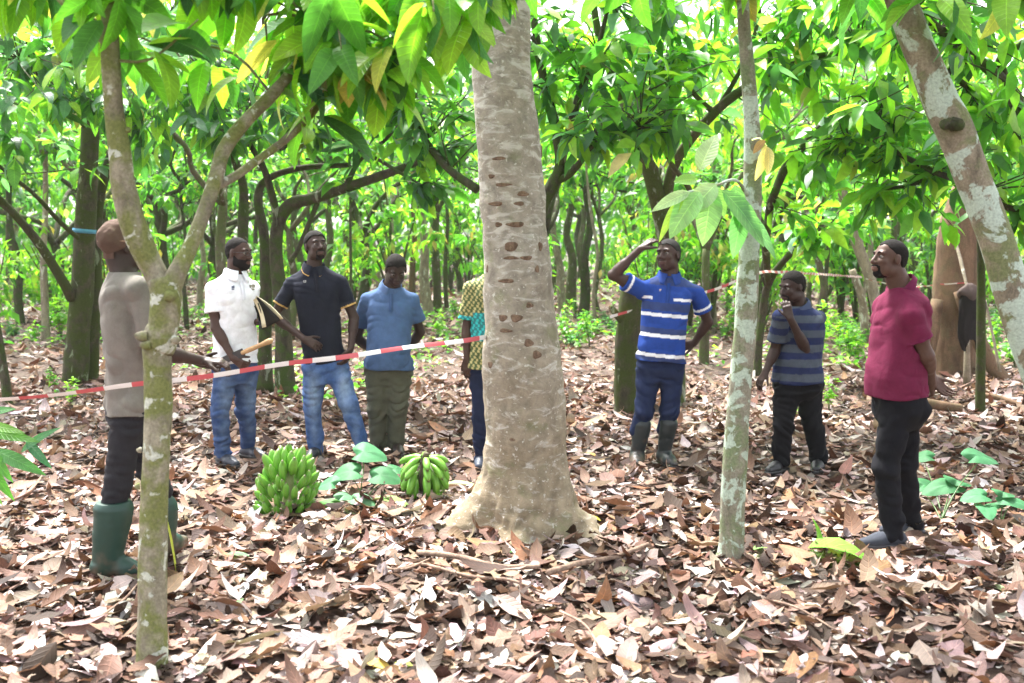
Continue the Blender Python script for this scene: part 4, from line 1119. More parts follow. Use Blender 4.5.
    def HL(P): return ((P - hc) @ FR.T) / hs
    if S.get('hair', 1) and not S.get('cap'):
        g = .0015 + S.get('hair', 1) * .004; rec = S.get('recede', 0.0)
        pr = [ell(HP(0, -.015, .028), (np.array((.074, .096, .086)) + g) * hs, FR), ell(HP(0, -.03, -.005), (np.array((.070, .075, .07)) + g * .6) * hs, FR)]
        def keep(P):
            q = HL(P); line = .062 + rec * .03 - np.clip(.050 - q[:, 1], 0, .045) * .9 - np.clip(-.012 - q[:, 1], 0, .06) * 1.7 + .010 * np.sin(np.clip(np.abs(q[:, 0]) / .05, 0, 1) * 3.1) * (q[:, 1] > .03)
            return (line - q[:, 2]) * hs
        shell('hair', pr, keep, np.array(S.get('hairc', (.010, .008, .007))), M_hair, disp=lambda P: .0012 * vnoise(P * 160, 4))
    if S.get('beard'):
        bd = S['beard']
        g = .0012 + .0028 * bd
        pr = [ell(HP(0, .048, -.088), (np.array((.034, .034, .028)) + g * 1.6) * hs, FR), ell(HP(.038, .012, -.066), (np.array((.026, .045, .032)) + g) * hs, FR), ell(HP(-.038, .012, -.066), (np.array((.026, .045, .032)) + g) * hs, FR), ell(HP(0, .022, -.03), (np.array((.060, .068, .080)) + g) * hs, FR), cone(HP(-.022, .080, -.050), HP(.022, .080, -.050), .010, .010)]
        def keepb(P):
            q = HL(P); up = -.045 - .020 * np.exp(-(q[:, 0] / .026) ** 2) * (q[:, 1] > .03) + np.clip(.035 - q[:, 1], 0, .05) * .8
            mo = .012 - np.linalg.norm((q - [0, .098, -.067]) * [.35, .6, 1.0], axis=1)
            mus = np.maximum(np.abs(q[:, 0]) - .028, np.abs(q[:, 2] + .049) - .005)
            gt = (np.abs(q[:, 0]) - .036) if S.get('goatee') else -1
            return np.minimum(np.maximum(np.maximum(np.maximum(q[:, 2] - up, mo), -.005 - q[:, 1]), gt), np.where(q[:, 1] > .07, mus, 1)) * hs
        shell('beard', pr, keepb, np.array((.010, .008, .008)), M_hair, h=.0036, disp=lambda P: .001 * vnoise(P * 160, 4))
    # --- trousers
    tr = S['trousers']; tcol = np.array(tr['col'])
    f = Field(lo, np.maximum(hi, 0) * [1, 1, 0] + [0, 0, pel[2] + .30], .0075)
    bk = bulk
    f.op(loft(pel, nk, rt, fw, [(-.20, .10, .095, 0), (-.1, .155 * bk, .118 * bk, -.005), (0, .172 * bk, .122 * bk, -.005), (.1, .165 * bk, .118 * bk + belly * .3, belly * .3), (.2, .155 * bk, .112 * bk + belly * .4, belly * .45)]), .02)
    w = tr.get('w', 1.0)
    for s in 'ab':
        hp, kn, an = j['hip' + s], j['kn' + s], j['an' + s]
        f.op(cone(hp, kn, .098 * w * bk, .073 * w), .04); 
        f.op(cone(kn, an + [0, 0, tr.get('hem', .02)], .072 * w, .060 * w * tr.get('flare', 1)), .02)
    zk = (j['kna'][2] + j['knb'][2]) / 2; seed = int(base_px[0])
    def fold(P):
        q = P * [1, 1, 1]; lowness = np.clip((zk - .1 - P[:, 2]) / .25, 0, 1); atk = np.exp(-((P[:, 2] - zk) / .1) ** 2); crotch = np.exp(-((P[:, 2] - pel[2] + .06) / .1) ** 2)
        tw = vnoise(P * 3.0, seed)[:, None] * [0, 0, .12]
        n = vnoise((P + tw * 1.6) * [10, 10, 19], seed + 1); n2 = vnoise((P + tw * 3) * [16, 16, 26], seed + 2)
        return .003 * vnoise(P * [9, 9, 6], seed + 3) + (.006 + .012 * lowness + .010 * atk + .007 * crotch) * (np.abs(n) * 1.6 - .5) + .0035 * n2 - .014 * (((P - pel) @ (nk - pel)) / ((nk - pel) @ (nk - pel)) > S['shirt'].get('hem', -.12) + .05)
    f.displace(fold)
    top = pel[2] + .16 * (nk - pel)[2]
    hemz = tr.get('hemz')
    f.cut(lambda P: np.maximum(P[:, 2] - top, (hemz if hemz is not None else -1) - P[:, 2]))
    V, Q = f.mesh()
    if tr.get('denim'):
        fade = np.zeros(len(V))
        for s in 'ab':
            hp, kn = j['hip' + s], j['kn' + s]; c = hp + (kn - hp) * .6 + fw * .07
            fade += np.exp(-(((V - c) / [.055, .09, .20]) ** 2).sum(1)) + .4 * np.exp(-(((V - (j['an' + s] + (kn - j['an' + s]) * .5 + fw * .05)) / [.03, .06, .16]) ** 2).sum(1))
        fade = np.clip(fade * tr['denim'] + .35 * vnoise(V * [14, 14, 40], 5) * .5, -.2, 1)[:, None]
        cc = tcol + (np.array([.22, .30, .42]) - tcol) * np.clip(fade, 0, 1) * .8 + tcol * np.minimum(fade, 0)
    else: cc = np.broadcast_to(tcol, (len(V), 3)) * (1 + .1 * vnoise(V * [14, 14, 40], 5))[:, None]
    trz = obj('trousers', mesh_from('trousers', V, Q, cols=np.clip(cc, .002, .9)), M_denim if tr.get('denim') else M_cloth, t)
    # --- shirt
    st = S['shirt']; hem = st.get('hem', -.12); L = np.linalg.norm(nk - pel); ax = (nk - pel) / L
    f = Field(np.array([lo[0], lo[1], pel[2] - .25]), hi, .0065)
    lf = st.get('loose', 0.0)
    prof = [(hem - .02, .168 * bk + lf, .122 * bk + lf + belly * .4, belly * .35), (0, .165 * bk + lf, .120 * bk + lf + belly * .7, belly * .65), (.25, .155 * bk + lf, .114 * bk + lf + belly, belly), (.5, .163 * bk + lf * .5, .118 * bk + lf * .5 + belly * .5, belly * .55), (.75, .178 * bk, .122, .003), (.88, .162, .102, -.003), (.97, .095, .075, -.004), (1.02, .068, .062, -.004)]
    f.op(loft(pel, nk, rt, fw, prof), .02)
    sl = st.get('sleeve', .62)
    cuffs = []
    for s in 'ab':
        sh, el = j['sh' + s], j['el' + s]; ce = sh + (el - sh) * sl; d = nrm(el - sh)
        f.op(cone(nk + (sh - nk) * .12 - [0, 0, .022], sh + d * .012, .050, .053 * sc), .045)
        f.op(cone(sh + d * .012, ce + d * .02, .055 * sc, (.062 + st.get('sw', 0)) * sc), .03)
        cuffs.append((sh, el, ce, d))
    for s in 'ab': f.op(cone(j['hip' + s], j['kn' + s], .098 * tr.get('w', 1.0) * bk + .011, .073 + .011), .03)
    def sfold(P):
        lowness = np.clip((pel[2] + .25 - P[:, 2]) / .3, 0, 1)
        tw = vnoise(P * 4, seed + 7)[:, None] * [.02, .02, .10]
        n = vnoise((P + tw) * [8, 8, 15], seed + 8); n2 = vnoise((P + tw) * [16, 16, 9], seed + 9)
        a = st.get('fold', 1.0)
        return a * (.011 * (np.abs(n) ** .8 * 1.6 - .5) * (.5 + .6 * lowness) + .004 * n2)
    f.displace(sfold)
    for (sh, el, ce, d) in cuffs:      # open sleeve mouth round the arm
        f.op(cone(ce - d * .018, ce + d * .03, .050 * sc, .050 * sc), .004, 'sub')
    def scut(P):
        w_ = ((P - pel) @ ax) / L
        o = (hem - w_) * L + 0.006 * np.sin(P[:, 0] * 20)
        r_ = -np.ones(len(P))
        for (sh, el, ce, d) in cuffs:
            q = P - sh; tt = q @ d; rad_ = np.linalg.norm(q - tt[:, None] * d, axis=1)
            r_ = np.maximum(r_, np.where((rad_ < .11) & (tt > 0) & (w_ < 1.2), tt - np.linalg.norm(ce - sh), -1))
        o = np.maximum(o, (w_ - (1.0)) * L)
        torso_like = loft_in(P)
        return np.maximum(o, np.where(torso_like < 0.004, -1, r_))
    _lf = loft(pel, nk, rt, fw, prof)[0]
    loft_in = lambda P: _lf(P)
    f.cut(scut)
    V, Q = f.mesh()
    # colour by cloth coordinate
    def coord(V):
        z = ((V - pel) @ ax); sleeve = np.zeros(len(V), bool); sz = np.full(len(V), 9.0)
        ti = _lf(V)
        for (sh, el, ce, d) in cuffs:
            q = V - sh; tt = q @ d; rad_ = np.linalg.norm(q - tt[:, None] * d, axis=1)
            m = (rad_ < .095) & (tt > .0) & (ti > .006)
            sz = np.where(m, np.linalg.norm(ce - sh) - tt, sz); sleeve |= m
        return z, sleeve, sz
    z, slv, sz = coord(V)
    cc = np.tile(np.array(st['col'], float), (len(V), 1))
    if 'pattern' in st: cc = st['pattern'](V, z, slv, sz, cc, L)
    if 'cuff' in st: cc[slv & (sz < .014)] = st['cuff']
    sho = obj('shirt', mesh_from('shirt', V, Q, cols=cc), M_cloth, t)
    # collar
    if st.get('collar', True):
        up = nrm(cr - nk)
        c0 = nk - up * .02; f = Field(nk - .14, nk + .14, .0042)
        f.op(cone(c0 - up * .03, c0 + up * .07, .110 * sc, .074 * sc), .004)
        f.op(cone(c0 - up * .06, c0 + up * .11, .098 * sc, .062 * sc), .004, 'sub')
        def kc(P):
            q = P - c0; h = q @ up; fr = q @ fw; sd = np.abs(q @ rt)
            topl = .062 - np.clip(fr, 0, 1) * .35; bot = .012 - np.clip(fr, -.02, 1) * .62
            v_ = np.where(fr > 0, .007 + np.clip(.045 - h, 0, .1) * .35 - sd, -1)
            return np.maximum(np.maximum(h - topl, bot - h), v_)
        f.cut(kc); V, Q = f.mesh(); cl = np.tile(np.array(st.get('collarc', st['col']), float), (len(V), 1))
        if 'trim' in st:
            q = V - c0; h = q @ up; bot = .012 - np.clip(q @ fw, -.02, 1) * .62
            cl[h < bot + .010] = st['trim']
        if len(V): obj('collar', mesh_from('collar', V, Q, cols=cl), M_cloth, t)
    # placket and small chest mark
    def on_front(u, h, out=.0):
        """point on the shirt front at sideways u, height h above the pelvis"""
        o = pel + ax * h + rt * u
        ds = np.linspace(.30, 0, 240); P = o[None, :] + fw[None, :] * ds[:, None]; dd = _lf(P)
        i = np.argmax(dd < .004); return P[i] + fw * out
    if st.get('placket', True):
        mb = MB(); pts = [on_front(0, L * .97 - q, .002) for q in np.linspace(.03, .17, 7)]
        VV = []
        for p in pts: VV += [p - rt * .014, p - rt * .012 + fw * .006, p + rt * .012 + fw * .006, p + rt * .014]
        QQ = [(4 * a + b, 4 * a + b + 1, 4 * a + b + 5, 4 * a + b + 4) for a in range(6) for b in range(3)]
        mb.add(VV, QQ, None, np.array(st.get('plc', np.array(st['col']) * .85))); obj('placket', mb.mesh('placket'), M_cloth, t)
    for (u, dz, w_, h_, c_) in st.get('marks', []):
        p = on_front(u, L - dz, .006); mb = MB()
        for (a, b, ww, hh) in [(-.3, .2, .5, .55), (.25, .25, .4, .3), (0, -.3, .9, .25), (.3, 0, .25, .2)]:
            q = p + rt * a * w_ + ax * b * h_
            mb.add([q - rt * ww * w_ / 2 - ax * hh * h_ / 2, q + rt * ww * w_ / 2 - ax * hh * h_ / 2, q + rt * ww * w_ / 2 + ax * hh * h_ / 2, q - rt * ww * w_ / 2 + ax * hh * h_ / 2,
                    q - rt * ww * w_ / 2 - ax * hh * h_ / 2 - fw * .006, q + rt * ww * w_ / 2 - ax * hh * h_ / 2 - fw * .006, q + rt * ww * w_ / 2 + ax * hh * h_ / 2 - fw * .006, q - rt * ww * w_ / 2 + ax * hh * h_ / 2 - fw * .006],
                   [(0, 1, 2, 3), (0, 4, 5, 1), (1, 5, 6, 2), (2, 6, 7, 3), (3, 7, 4, 0)], None, c_)
        obj('emblem', mb.mesh('emblem', smooth=False), M_cloth, t)
    # --- belt
    # --- shoes or boots
    for s in 'ab':
        an, kn = j['an' + s], j['kn' + s]; td = nrm([*S['toe' + s], 0]); sd = np.cross(td, [0, 0, 1.0]); z0 = S.get('sole', {}).get(s, 0.0)
        heel = np.array([an[0], an[1], z0]) - td * .045
        fl = .215 * S.get('foot', 1.0); mid = heel + td * fl * .62
        H_ = 0.055
        sp = [cone(heel + [0, 0, .036], mid + [0, 0, .032], .036, .042, sd, .95), cone(mid + [0, 0, .03], heel + td * fl + [0, 0, .024], .043, .027, sd, 1.15),
              cone(heel + td * .03 + [0, 0, .05], mid - td * .02 + [0, 0, .045], .038, .030)]
        if S.get('boots'):
            ht = S['boots']; kd = nrm(kn - an); sp.append(cone(np.array([an[0], an[1], z0 + .07]), an + kd * (ht - .09), .052 * S.get('bw', 1), .070 * S.get('bw', 1)))
            sp.append(cone(np.array([an[0], an[1], z0 + .05]), mid + [0, 0, .04], .050, .04))
            tz = z0 + ht
            bcol = np.array(S['bootc'])
            def mud(V, bcol=bcol, z0=z0):
                m_ = np.clip(fbm(V * 16, 5, 3) * .9 + (.09 - (V[:, 2] - z0)) * 7, 0, 1)[:, None] * .75
                return bcol * (1 - m_) + np.array([.12, .075, .05]) * m_
            o = shell('boot', sp, lambda P: np.maximum(z0 + .003 - P[:, 2], P[:, 2] - tz), mud, M_rubber, h=.005, ks=.03,
                      disp=lambda P: .003 * vnoise(P * [12, 12, 20], 3) + .002 * vnoise(P * [20, 20, 50], 6))
        else:
            sp.append(cone(np.array([an[0], an[1], z0 + .045]), np.array([an[0], an[1], z0 + .075]), .043, .041))
            o = shell('shoe', sp, lambda P: np.maximum(z0 + .016 - P[:, 2], P[:, 2] - z0 - .085), np.array(S['shoec']), M_cloth if S.get('canvas') else M_rubber, h=.0045, ks=.02)
        so = [cone(heel + [0, 0, .01], mid + [0, 0, .01], .041, .046, sd, .97), cone(mid + [0, 0, .01], heel + td * (fl + .004) + [0, 0, .01], .047, .030, sd, 1.1)]
        q = shell('sole', so, lambda P: np.maximum(z0 - .004 - P[:, 2], P[:, 2] - z0 - .018), np.array(S.get('solec', (.03, .03, .03))), M_rubber, h=.0045)
        q.parent = o
    info = dict(t=t, B=B, j=j, HP=HP, hs=hs, FR=FR, fw=fw, rt=rt, hf=hf, hr=hr, hu=hu, shell=shell, nk=nk, pel=pel, on_front=on_front, W=lambda px, py, dy: W(px, py, Y0 + dy) - B)
    return info

# 1 man in the brown cap ------------------------------------------------------------
p1 = person(dict(Y=4.93, base=(128, 583), label='man in a taupe T-shirt, brown cap and green rubber boots, seen from behind at left', fwd=(.88, .48), face=(.78, .62, .02),
    j=dict(head=(124, 247, .02), neck=(125, 272, 0), pel=(129, 400, 0), sha=(116, 287, .14), shb=(137, 287, -.15), ela=(150, 345, .30), wra=(200, 362, .33), elb=(160, 352, -.12), wrb=(203, 361, .05),
           hipa=(126, 405, .09), hipb=(131, 407, -.08), kna=(158, 490, .16), ana=(163, 563, .16), knb=(116, 492, -.10), anb=(107, 567, -.12)),
    toea=(.25, 1), toeb=(1, .05), sc=1.0, handa=dict(dir=(1, .05, -.1), pn=(.1, -1, 0), side=-1, curl=1.1), handb=dict(dir=(1, .05, -.05), pn=(0, .2, -1), side=-1, curl=.85),
    cap=1, bulk=.9, boots=.37, bootc=(.008, .038, .027), solec=(.12, .06, .045), bw=1.34, foot=1.05, sole={'a': .02, 'b': 0.0}, skin=(.036, .020, .015),
    trousers=dict(col=(.022, .021, .025), w=.92, hem=.16, flare=.95), shirt=dict(col=(.18, .165, .145), sleeve=.86, collar=False, placket=False, hem=-.10, loose=.004, sw=.014, fold=1.3,
    pattern=lambda V, z, s, sz, c, L: c * (1 - .18 * np.clip(vnoise(V * 5, 3), 0, 1))[:, None])))
# his cap with a cloth flap
def cap():
    HP, FR, hs = p1['HP'], p1['FR'], p1['hs']
    pr = [ell(HP(0, -.012, .035), np.array((.088, .112, .098)) * hs, FR)]
    c = p1['shell']('cap', pr, lambda P: ((.002 + .38 * np.clip(((P - HP(0, 0, 0)) @ FR.T)[:, 1], -.11, .03)) - ((P - HP(0, 0, 0)) @ FR.T)[:, 2]) , np.array((.095, .06, .045)), M_cloth, disp=lambda P: .009 * vnoise(P * 19, 2) + .003 * vnoise(P * 50, 3))
    mb = MB(); 
    a = [HP(x, -.10 + .5 * abs(x), z) for z in (.03, -.02, -.055) for x in (-.06, -.03, 0, .03, .06)]
    n = len(a); back = [p - (HP(0, 1, 0) - HP(0, 0, 0)) * -.004 for p in a]
    q = [(5 * r + k, 5 * r + k + 1, 5 * r + k + 6, 5 * r + k + 5) for r in range(2) for k in range(4)]
    mb.add(a, q, None, (.10, .06, .045)); mb.add(back, q, None, (.10, .06, .045))
    obj('neck_flap', mb.mesh('neck_flap'), M_cloth, c)
    mb = MB(); tube(mb, [HP(x * .083, y, z) for x, y, z in [(-1, .03, .022), (-1.02, -.03, .028), (-.7, -.09, .03), (0, -.118, .03), (.7, -.09, .03), (1.02, -.03, .028), (1, .03, .022)]], [.006] * 7, 6, 3); obj('cap_band', mb.mesh('cap_band'), plain('cap band', (.26, .16, .11)), c)
    mb = MB(); mb2 = []
    for r, (y, z) in enumerate([(.085, .03), (.12, .024), (.155, .012)]):
        for x in np.linspace(-.06, .06, 7): mb2.append(HP(x * (1 - .12 * r), y - 4 * x * x, z - 2 * x * x))
    q = [(7 * r + k, 7 * r + k + 1, 7 * r + k + 8, 7 * r + k + 7) for r in range(2) for k in range(6)]
    mb.add(mb2, q, None, (.13, .075, .055)); mb.add([p - [0, 0, .004] for p in mb2], q, None, (.13, .075, .055)); obj('brim', mb.mesh('brim'), M_cloth, c)
cap()

# 2 white polo ---------------------------------------------------------------------
p2 = person(dict(Y=7.55, base=(236, 467), label='bearded man in a white polo shirt with glasses and blue jeans', fwd=(.70, -.71), face=(.93, -.36, -.06), hs=.99,
    j=dict(head=(239, 253, 0), neck=(235, 274, 0), pel=(235, 365, 0), sha=(213, 288, -.10), shb=(252, 287, .16), ela=(216, 328, -.14), wra=(233, 358, -.20), elb=(247, 322, .22), wrb=(258, 322, .0),
           hipa=(226, 369, -.05), hipb=(245, 369, .07), kna=(220, 413, -.06), ana=(223, 455, -.02), knb=(246, 410, .12), anb=(248, 447, .26)),
    toea=(.75, -.65), toeb=(.85, -.5), sc=1.0, handa=dict(dir=(.75, -.2, -.5), pn=(.2, 1, .2), side=1, curl=1.2), handb=dict(dir=(.8, -.5, .1), pn=(-.3, .3, 1), side=-1, curl=.9),
    beard=2.2, hair=.1, recede=.3, skin=(.06, .03, .022), shoec=(.03, .035, .05),
    trousers=dict(col=(.035, .065, .16), denim=.55, w=.98), shirt=dict(col=(.78, .79, .84), hem=.03, sleeve=.62, sw=.012, loose=.012, marks=[(-.085, .10, .045, .05, (.25, .25, .2)), (.075, .10, .02, .035, (.15, .17, .25))], plc=(.7, .71, .78))))
# glasses
def glasses():
    HP, hs = p2['HP'], p2['hs']; mb = MB()
    for x in (-1, 1):
        ring = [HP(x * .031 + .021 * math.cos(a), .098, .002 + .014 * math.sin(a)) for a in np.linspace(0, 2 * np.pi, 13)]
        tube(mb, ring, [.0018] * 13, 5, 1, cap=False)
        tube(mb, [HP(x * .052, .097, .006), HP(x * .072, .06, .008), HP(x * .079, .0, .006)], [.002] * 3, 5, 2)
    tube(mb, [HP(-.01, .099, .004), HP(.01, .099, .004)], [.0018] * 2, 5, 1)
    g = obj('glasses_frame', mb.mesh('glasses'), plain('frame metal', (.02, .02, .02), .3), None)
    g.location = p2['B']; tag(g, 'thin dark framed glasses worn by the man in the white polo', 'glasses'); g.name = 'glasses'
glasses()

# 3 navy polo ----------------------------------------------------------------------
YEL = (.55, .35, .12)
p3 = person(dict(Y=7.8, base=(336, 460), label='man in a black polo with tan trimmed sleeves and faded jeans, looking up', fwd=(.22, -.97), face=(.50, -.80, .15), tilt=-.05, hs=1.0,
    j=dict(head=(316, 246, -.03), neck=(314, 267, 0), pel=(325, 364, 0), sha=(293, 283, 0), shb=(339, 281, .05), ela=(274, 316, -.03), wra=(304, 339, -.18), elb=(354, 318, .06), wrb=(351, 348, -.06),
           hipa=(315, 367, 0), hipb=(336, 367, .02), kna=(312, 408, -.03), ana=(316, 450, .0), knb=(349, 405, -.06), anb=(362, 448, -.02)),
    toea=(-.1, -1), toeb=(.5, -.85), sc=1.0, handa=dict(dir=(.8, -.1, -.4), pn=(.1, .9, -.5), side=1, curl=.75, thumb=.9), handb=dict(dir=(-.3, -.2, -.9), pn=(-.6, .2, .2), side=-1, curl=.6),
    beard=.0001, goatee=1, hair=1.6, skin=(.045, .024, .018), shoec=(.02, .02, .03),
    trousers=dict(col=(.05, .10, .25), denim=1.0, w=.98), shirt=dict(col=(.012, .014, .024), hem=.02, sleeve=.68, cuff=YEL, trim=YEL, loose=.0, marks=[(.085, .11, .022, .02, (.4, .4, .4))], plc=(.012, .013, .02))))

# 4 slate polo ---------------------------------------------------------------------
p4 = person(dict(Y=8.0, base=(388, 456), label='man in a slate blue polo and olive trousers, looking down with arms behind his back', fwd=(.15, -.98), face=(.22, -.80, -.50), hs=1.0,
    j=dict(head=(396, 270, -.08), neck=(391, 287, 0), pel=(388, 366, 0), sha=(368, 299, 0), shb=(411, 299, .04), ela=(357, 338, .12), wra=(378, 355, .22), elb=(420, 332, .12), wrb=(408, 349, .22),
           hipa=(379, 369, 0), hipb=(399, 369, 0), kna=(377, 408, -.03), ana=(378, 443, .0), knb=(398, 408, -.03), anb=(396, 443, 0)),
    toea=(-.2, -1), toeb=(.3, -1), sc=1.02, bulk=1.04, belly=.035, handa=dict(dir=(1, .1, -.1), pn=(0, 1, .2), side=1, curl=.6), handb=dict(dir=(-1, .1, -.1), pn=(0, 1, 0), side=-1, curl=.6),
    hair=1.5, skin=(.035, .019, .014), shoec=(.03, .02, .015), neckw=1.1,
    trousers=dict(col=(.085, .085, .06), w=1.08, flare=1.12), shirt=dict(col=(.065, .115, .23), hem=-.03, sleeve=.66, sw=.01, loose=.012, plc=(.05, .09, .19), collarc=(.08, .13, .25))))

# 5 patterned shirt, mostly behind the trunk ---------------------------------------
def batik(V, z, s, sz, c, L):
    a = np.sin(z * 150) * np.sin(V[:, 0] * 170 + np.floor(z * 24) * 1.7) > .1
    c = np.where(a[:, None], np.array([.42, .36, .16]), np.array([.07, .10, .04]))
    teal = ((z > L * .28) & (z < L * .58) & ~s) | (s & (sz < .03))
    c = np.where(teal[:, None], np.where(a[:, None], np.array([.04, .42, .42]), np.array([.03, .16, .17])), c)
    return c
p5 = person(dict(Y=7.45, base=(488, 472), label='man in a green and teal patterned shirt, mostly hidden behind the big trunk', fwd=(.35, -.93), face=(.6, -.75, .2),
    j=dict(head=(500, 246, 0), neck=(496, 274, 0), pel=(490, 366, 0), sha=(472, 287, -.03), shb=(517, 285, .05), ela=(467, 330, -.02), wra=(467, 358, -.06), elb=(527, 328, .05), wrb=(522, 358, -.1),
           hipa=(482, 370, 0), hipb=(502, 370, .04), kna=(481, 415, -.03), ana=(482, 460, .0), knb=(503, 413, -.03), anb=(507, 458, .03)),
    toea=(-.1, -1), toeb=(.3, -1), handa=dict(dir=(.0, -.1, -1), pn=(.3, .6, 0), side=-1, curl=.6), handb=dict(dir=(0, -.1, -1), pn=(-.3, .6, 0), side=1, curl=.6),
    hair=1, skin=(.055, .026, .018), shoec=(.05, .06, .09),
    trousers=dict(col=(.012, .017, .045), w=.95), shirt=dict(col=(.1, .15, .05), hem=-.02, sleeve=.75, sw=.014, loose=.015, placket=False, pattern=batik)))

# 6 blue striped polo ---------------------------------------------------------------
def bands(V, z, s, sz, c, L):
    for h0 in (.0, .115, .315, .50):
        pass
    c = np.where((np.sin(z * 34) > .55)[:, None] & ~s[:, None], np.array([.035, .055, .16]), c)
    for h0 in (.06, .205, .355): c[(np.abs(z - h0) < .013) & ~s] = (.75, .76, .8)
    c[(np.abs(z - .475) < .010) & (np.abs((V - p6pel) @ p6rt) > .075) & ~s] = (.75, .76, .8)
    c[s & (np.abs(sz - .035) < .009)] = (.75, .76, .8)
    return c
p6pel = W(660, 362, 7.4) - W(652, 470, 7.4); p6rt = np.array([1.0, 0, 0])
p6 = person(dict(Y=7.4, base=(652, 471), label='man in a royal blue white striped polo with one hand on his forehead', fwd=(-.10, -.99), face=(-.62, -.78, .10), tilt=-.06, hs=1.0,
    j=dict(head=(668, 255, -.02), neck=(669, 276, 0), pel=(660, 362, 0), sha=(643, 291, -.02), shb=(696, 292, .03), ela=(613, 275, -.08), wra=(640, 249, -.09), elb=(708, 322, .10), wrb=(694, 343, .17),
           hipa=(650, 367, 0), hipb=(672, 367, 0), kna=(644, 412, -.03), ana=(637, 460, .0), knb=(670, 412, -.03), anb=(664, 458, .02)),
    toea=(-.15, -1), toeb=(.3, -1), sc=1.0, bulk=1.0, belly=.02, handa=dict(dir=(.80, .08, .62), pn=(.5, .5, -.8), side=-1, curl=.55), handb=dict(dir=(-.9, .1, -.3), pn=(-.2, -1, 0), side=-1, curl=.5),
    hair=1.1, hairc=(.03, .028, .027), skin=(.052, .027, .021), boots=.36, bootc=(.016, .022, .024), solec=(.02, .025, .025), bw=.98,
    trousers=dict(col=(.014, .022, .06), w=.96, hem=.22), shirt=dict(col=(.018, .055, .27), hem=.02, sleeve=.62, sw=.012, loose=.012, pattern=bands, marks=[(.06, .10, .014, .018, (.6, .5, .5))], collarc=(.02, .05, .22), plc=(.015, .045, .2))))

# 7 dark striped polo ---------------------------------------------------------------
def bands2(V, z, s, sz, c, L):
    q = np.where(s, sz + .02, z)
    return np.where((np.mod(q + .02, .105) < .05)[:, None], np.array([.016, .023, .07]), c)
p7 = person(dict(Y=7.3, base=(797, 475), label='man in a grey and navy striped polo holding his hand to his mouth', fwd=(-.62, -.78), face=(-.88, -.45, -.18), hs=.97,
    j=dict(head=(792, 287, -.04), neck=(799, 306, 0), pel=(798, 383, 0), sha=(781, 316, -.14), shb=(818, 317, .14), ela=(775, 350, -.06), wra=(766, 371, -.10), elb=(806, 350, -.14), wrb=(790, 318, -.28),
           hipa=(789, 387, -.03), hipb=(808, 387, .05), kna=(783, 425, -.05), ana=(781, 463, -.02), knb=(812, 424, .02), anb=(819, 462, .05)),
    toea=(-.7, -.7), toeb=(-.4, -.9), sc=.97, bulk=1.06, belly=.02, handa=dict(dir=(-.5, -.1, -.8), pn=(.5, .3, -.2), side=1, curl=.5, sc=.92), handb=dict(dir=(-.25, .15, .95), pn=(.1, .9, .1), side=1, curl=.7, sc=.92),
    hair=.9, skin=(.035, .018, .014), shoec=(.012, .012, .014), beard=.2, goatee=1,
    trousers=dict(col=(.006, .006, .008), w=1.0, flare=1.05), shirt=dict(col=(.06, .072, .095), hem=.01, sleeve=.72, sw=.012, loose=.012, pattern=bands2, collarc=(.05, .065, .12), placket=False)))

# 8 crimson polo --------------------------------------------------------------------
p8 = person(dict(Y=5.42, base=(897, 552), label='man in a crimson polo and black jeans with hands behind his back', fwd=(-.93, -.36), face=(-.93, -.22, .13), hs=.91,
    j=dict(head=(889, 259, -.02), neck=(902, 287, 0), pel=(900, 405, 0), sha=(909, 313, -.16), shb=(908, 308, .16), ela=(927, 356, -.15), wra=(931, 382, .02), elb=(925, 355, .18), wrb=(932, 378, .08),
           hipa=(897, 408, -.07), hipb=(905, 408, .07), kna=(886, 468, -.07), ana=(893, 538, -.06), knb=(904, 466, .10), anb=(911, 528, .20)),
    toea=(-.98, -.15), toeb=(-.95, -.2), sc=1.0, bulk=.95, belly=.032, handa=dict(dir=(.35, .5, -.5), pn=(-.7, .5, .1), side=1, curl=1.2, sc=1.0), handb=dict(dir=(.4, -.3, -.5), pn=(.3, -.7, 0), side=-1, curl=.5, sc=.9),
    hair=.2, recede=.15, beard=.2, goatee=1, skin=(.085, .043, .031), shoec=(.05, .055, .07), canvas=1, solec=(.05, .05, .06),
    trousers=dict(col=(.007, .007, .010), w=.94, flare=1.0), shirt=dict(col=(.125, .012, .042), hem=.08, sleeve=.62, sw=.012, loose=.012, placket=False, cuff=(.14, .015, .056), collarc=(.11, .011, .045))))
# ================================================================== OBJECTS AND PLANTS
M_plant = leaf_mat('broad leaf', trans=0.35, vsc=6.0)
M_ban = vcol_mat('green plantain skin', 0.38, 0.45, 30, 0.1, 0.12)
M_wood = plain('tan wood', (.42, .26, .13), .6, .2, 30, .3)
M_steel = plain('dark steel', (.035, .035, .04), .4, .2, 40, .1, .5)

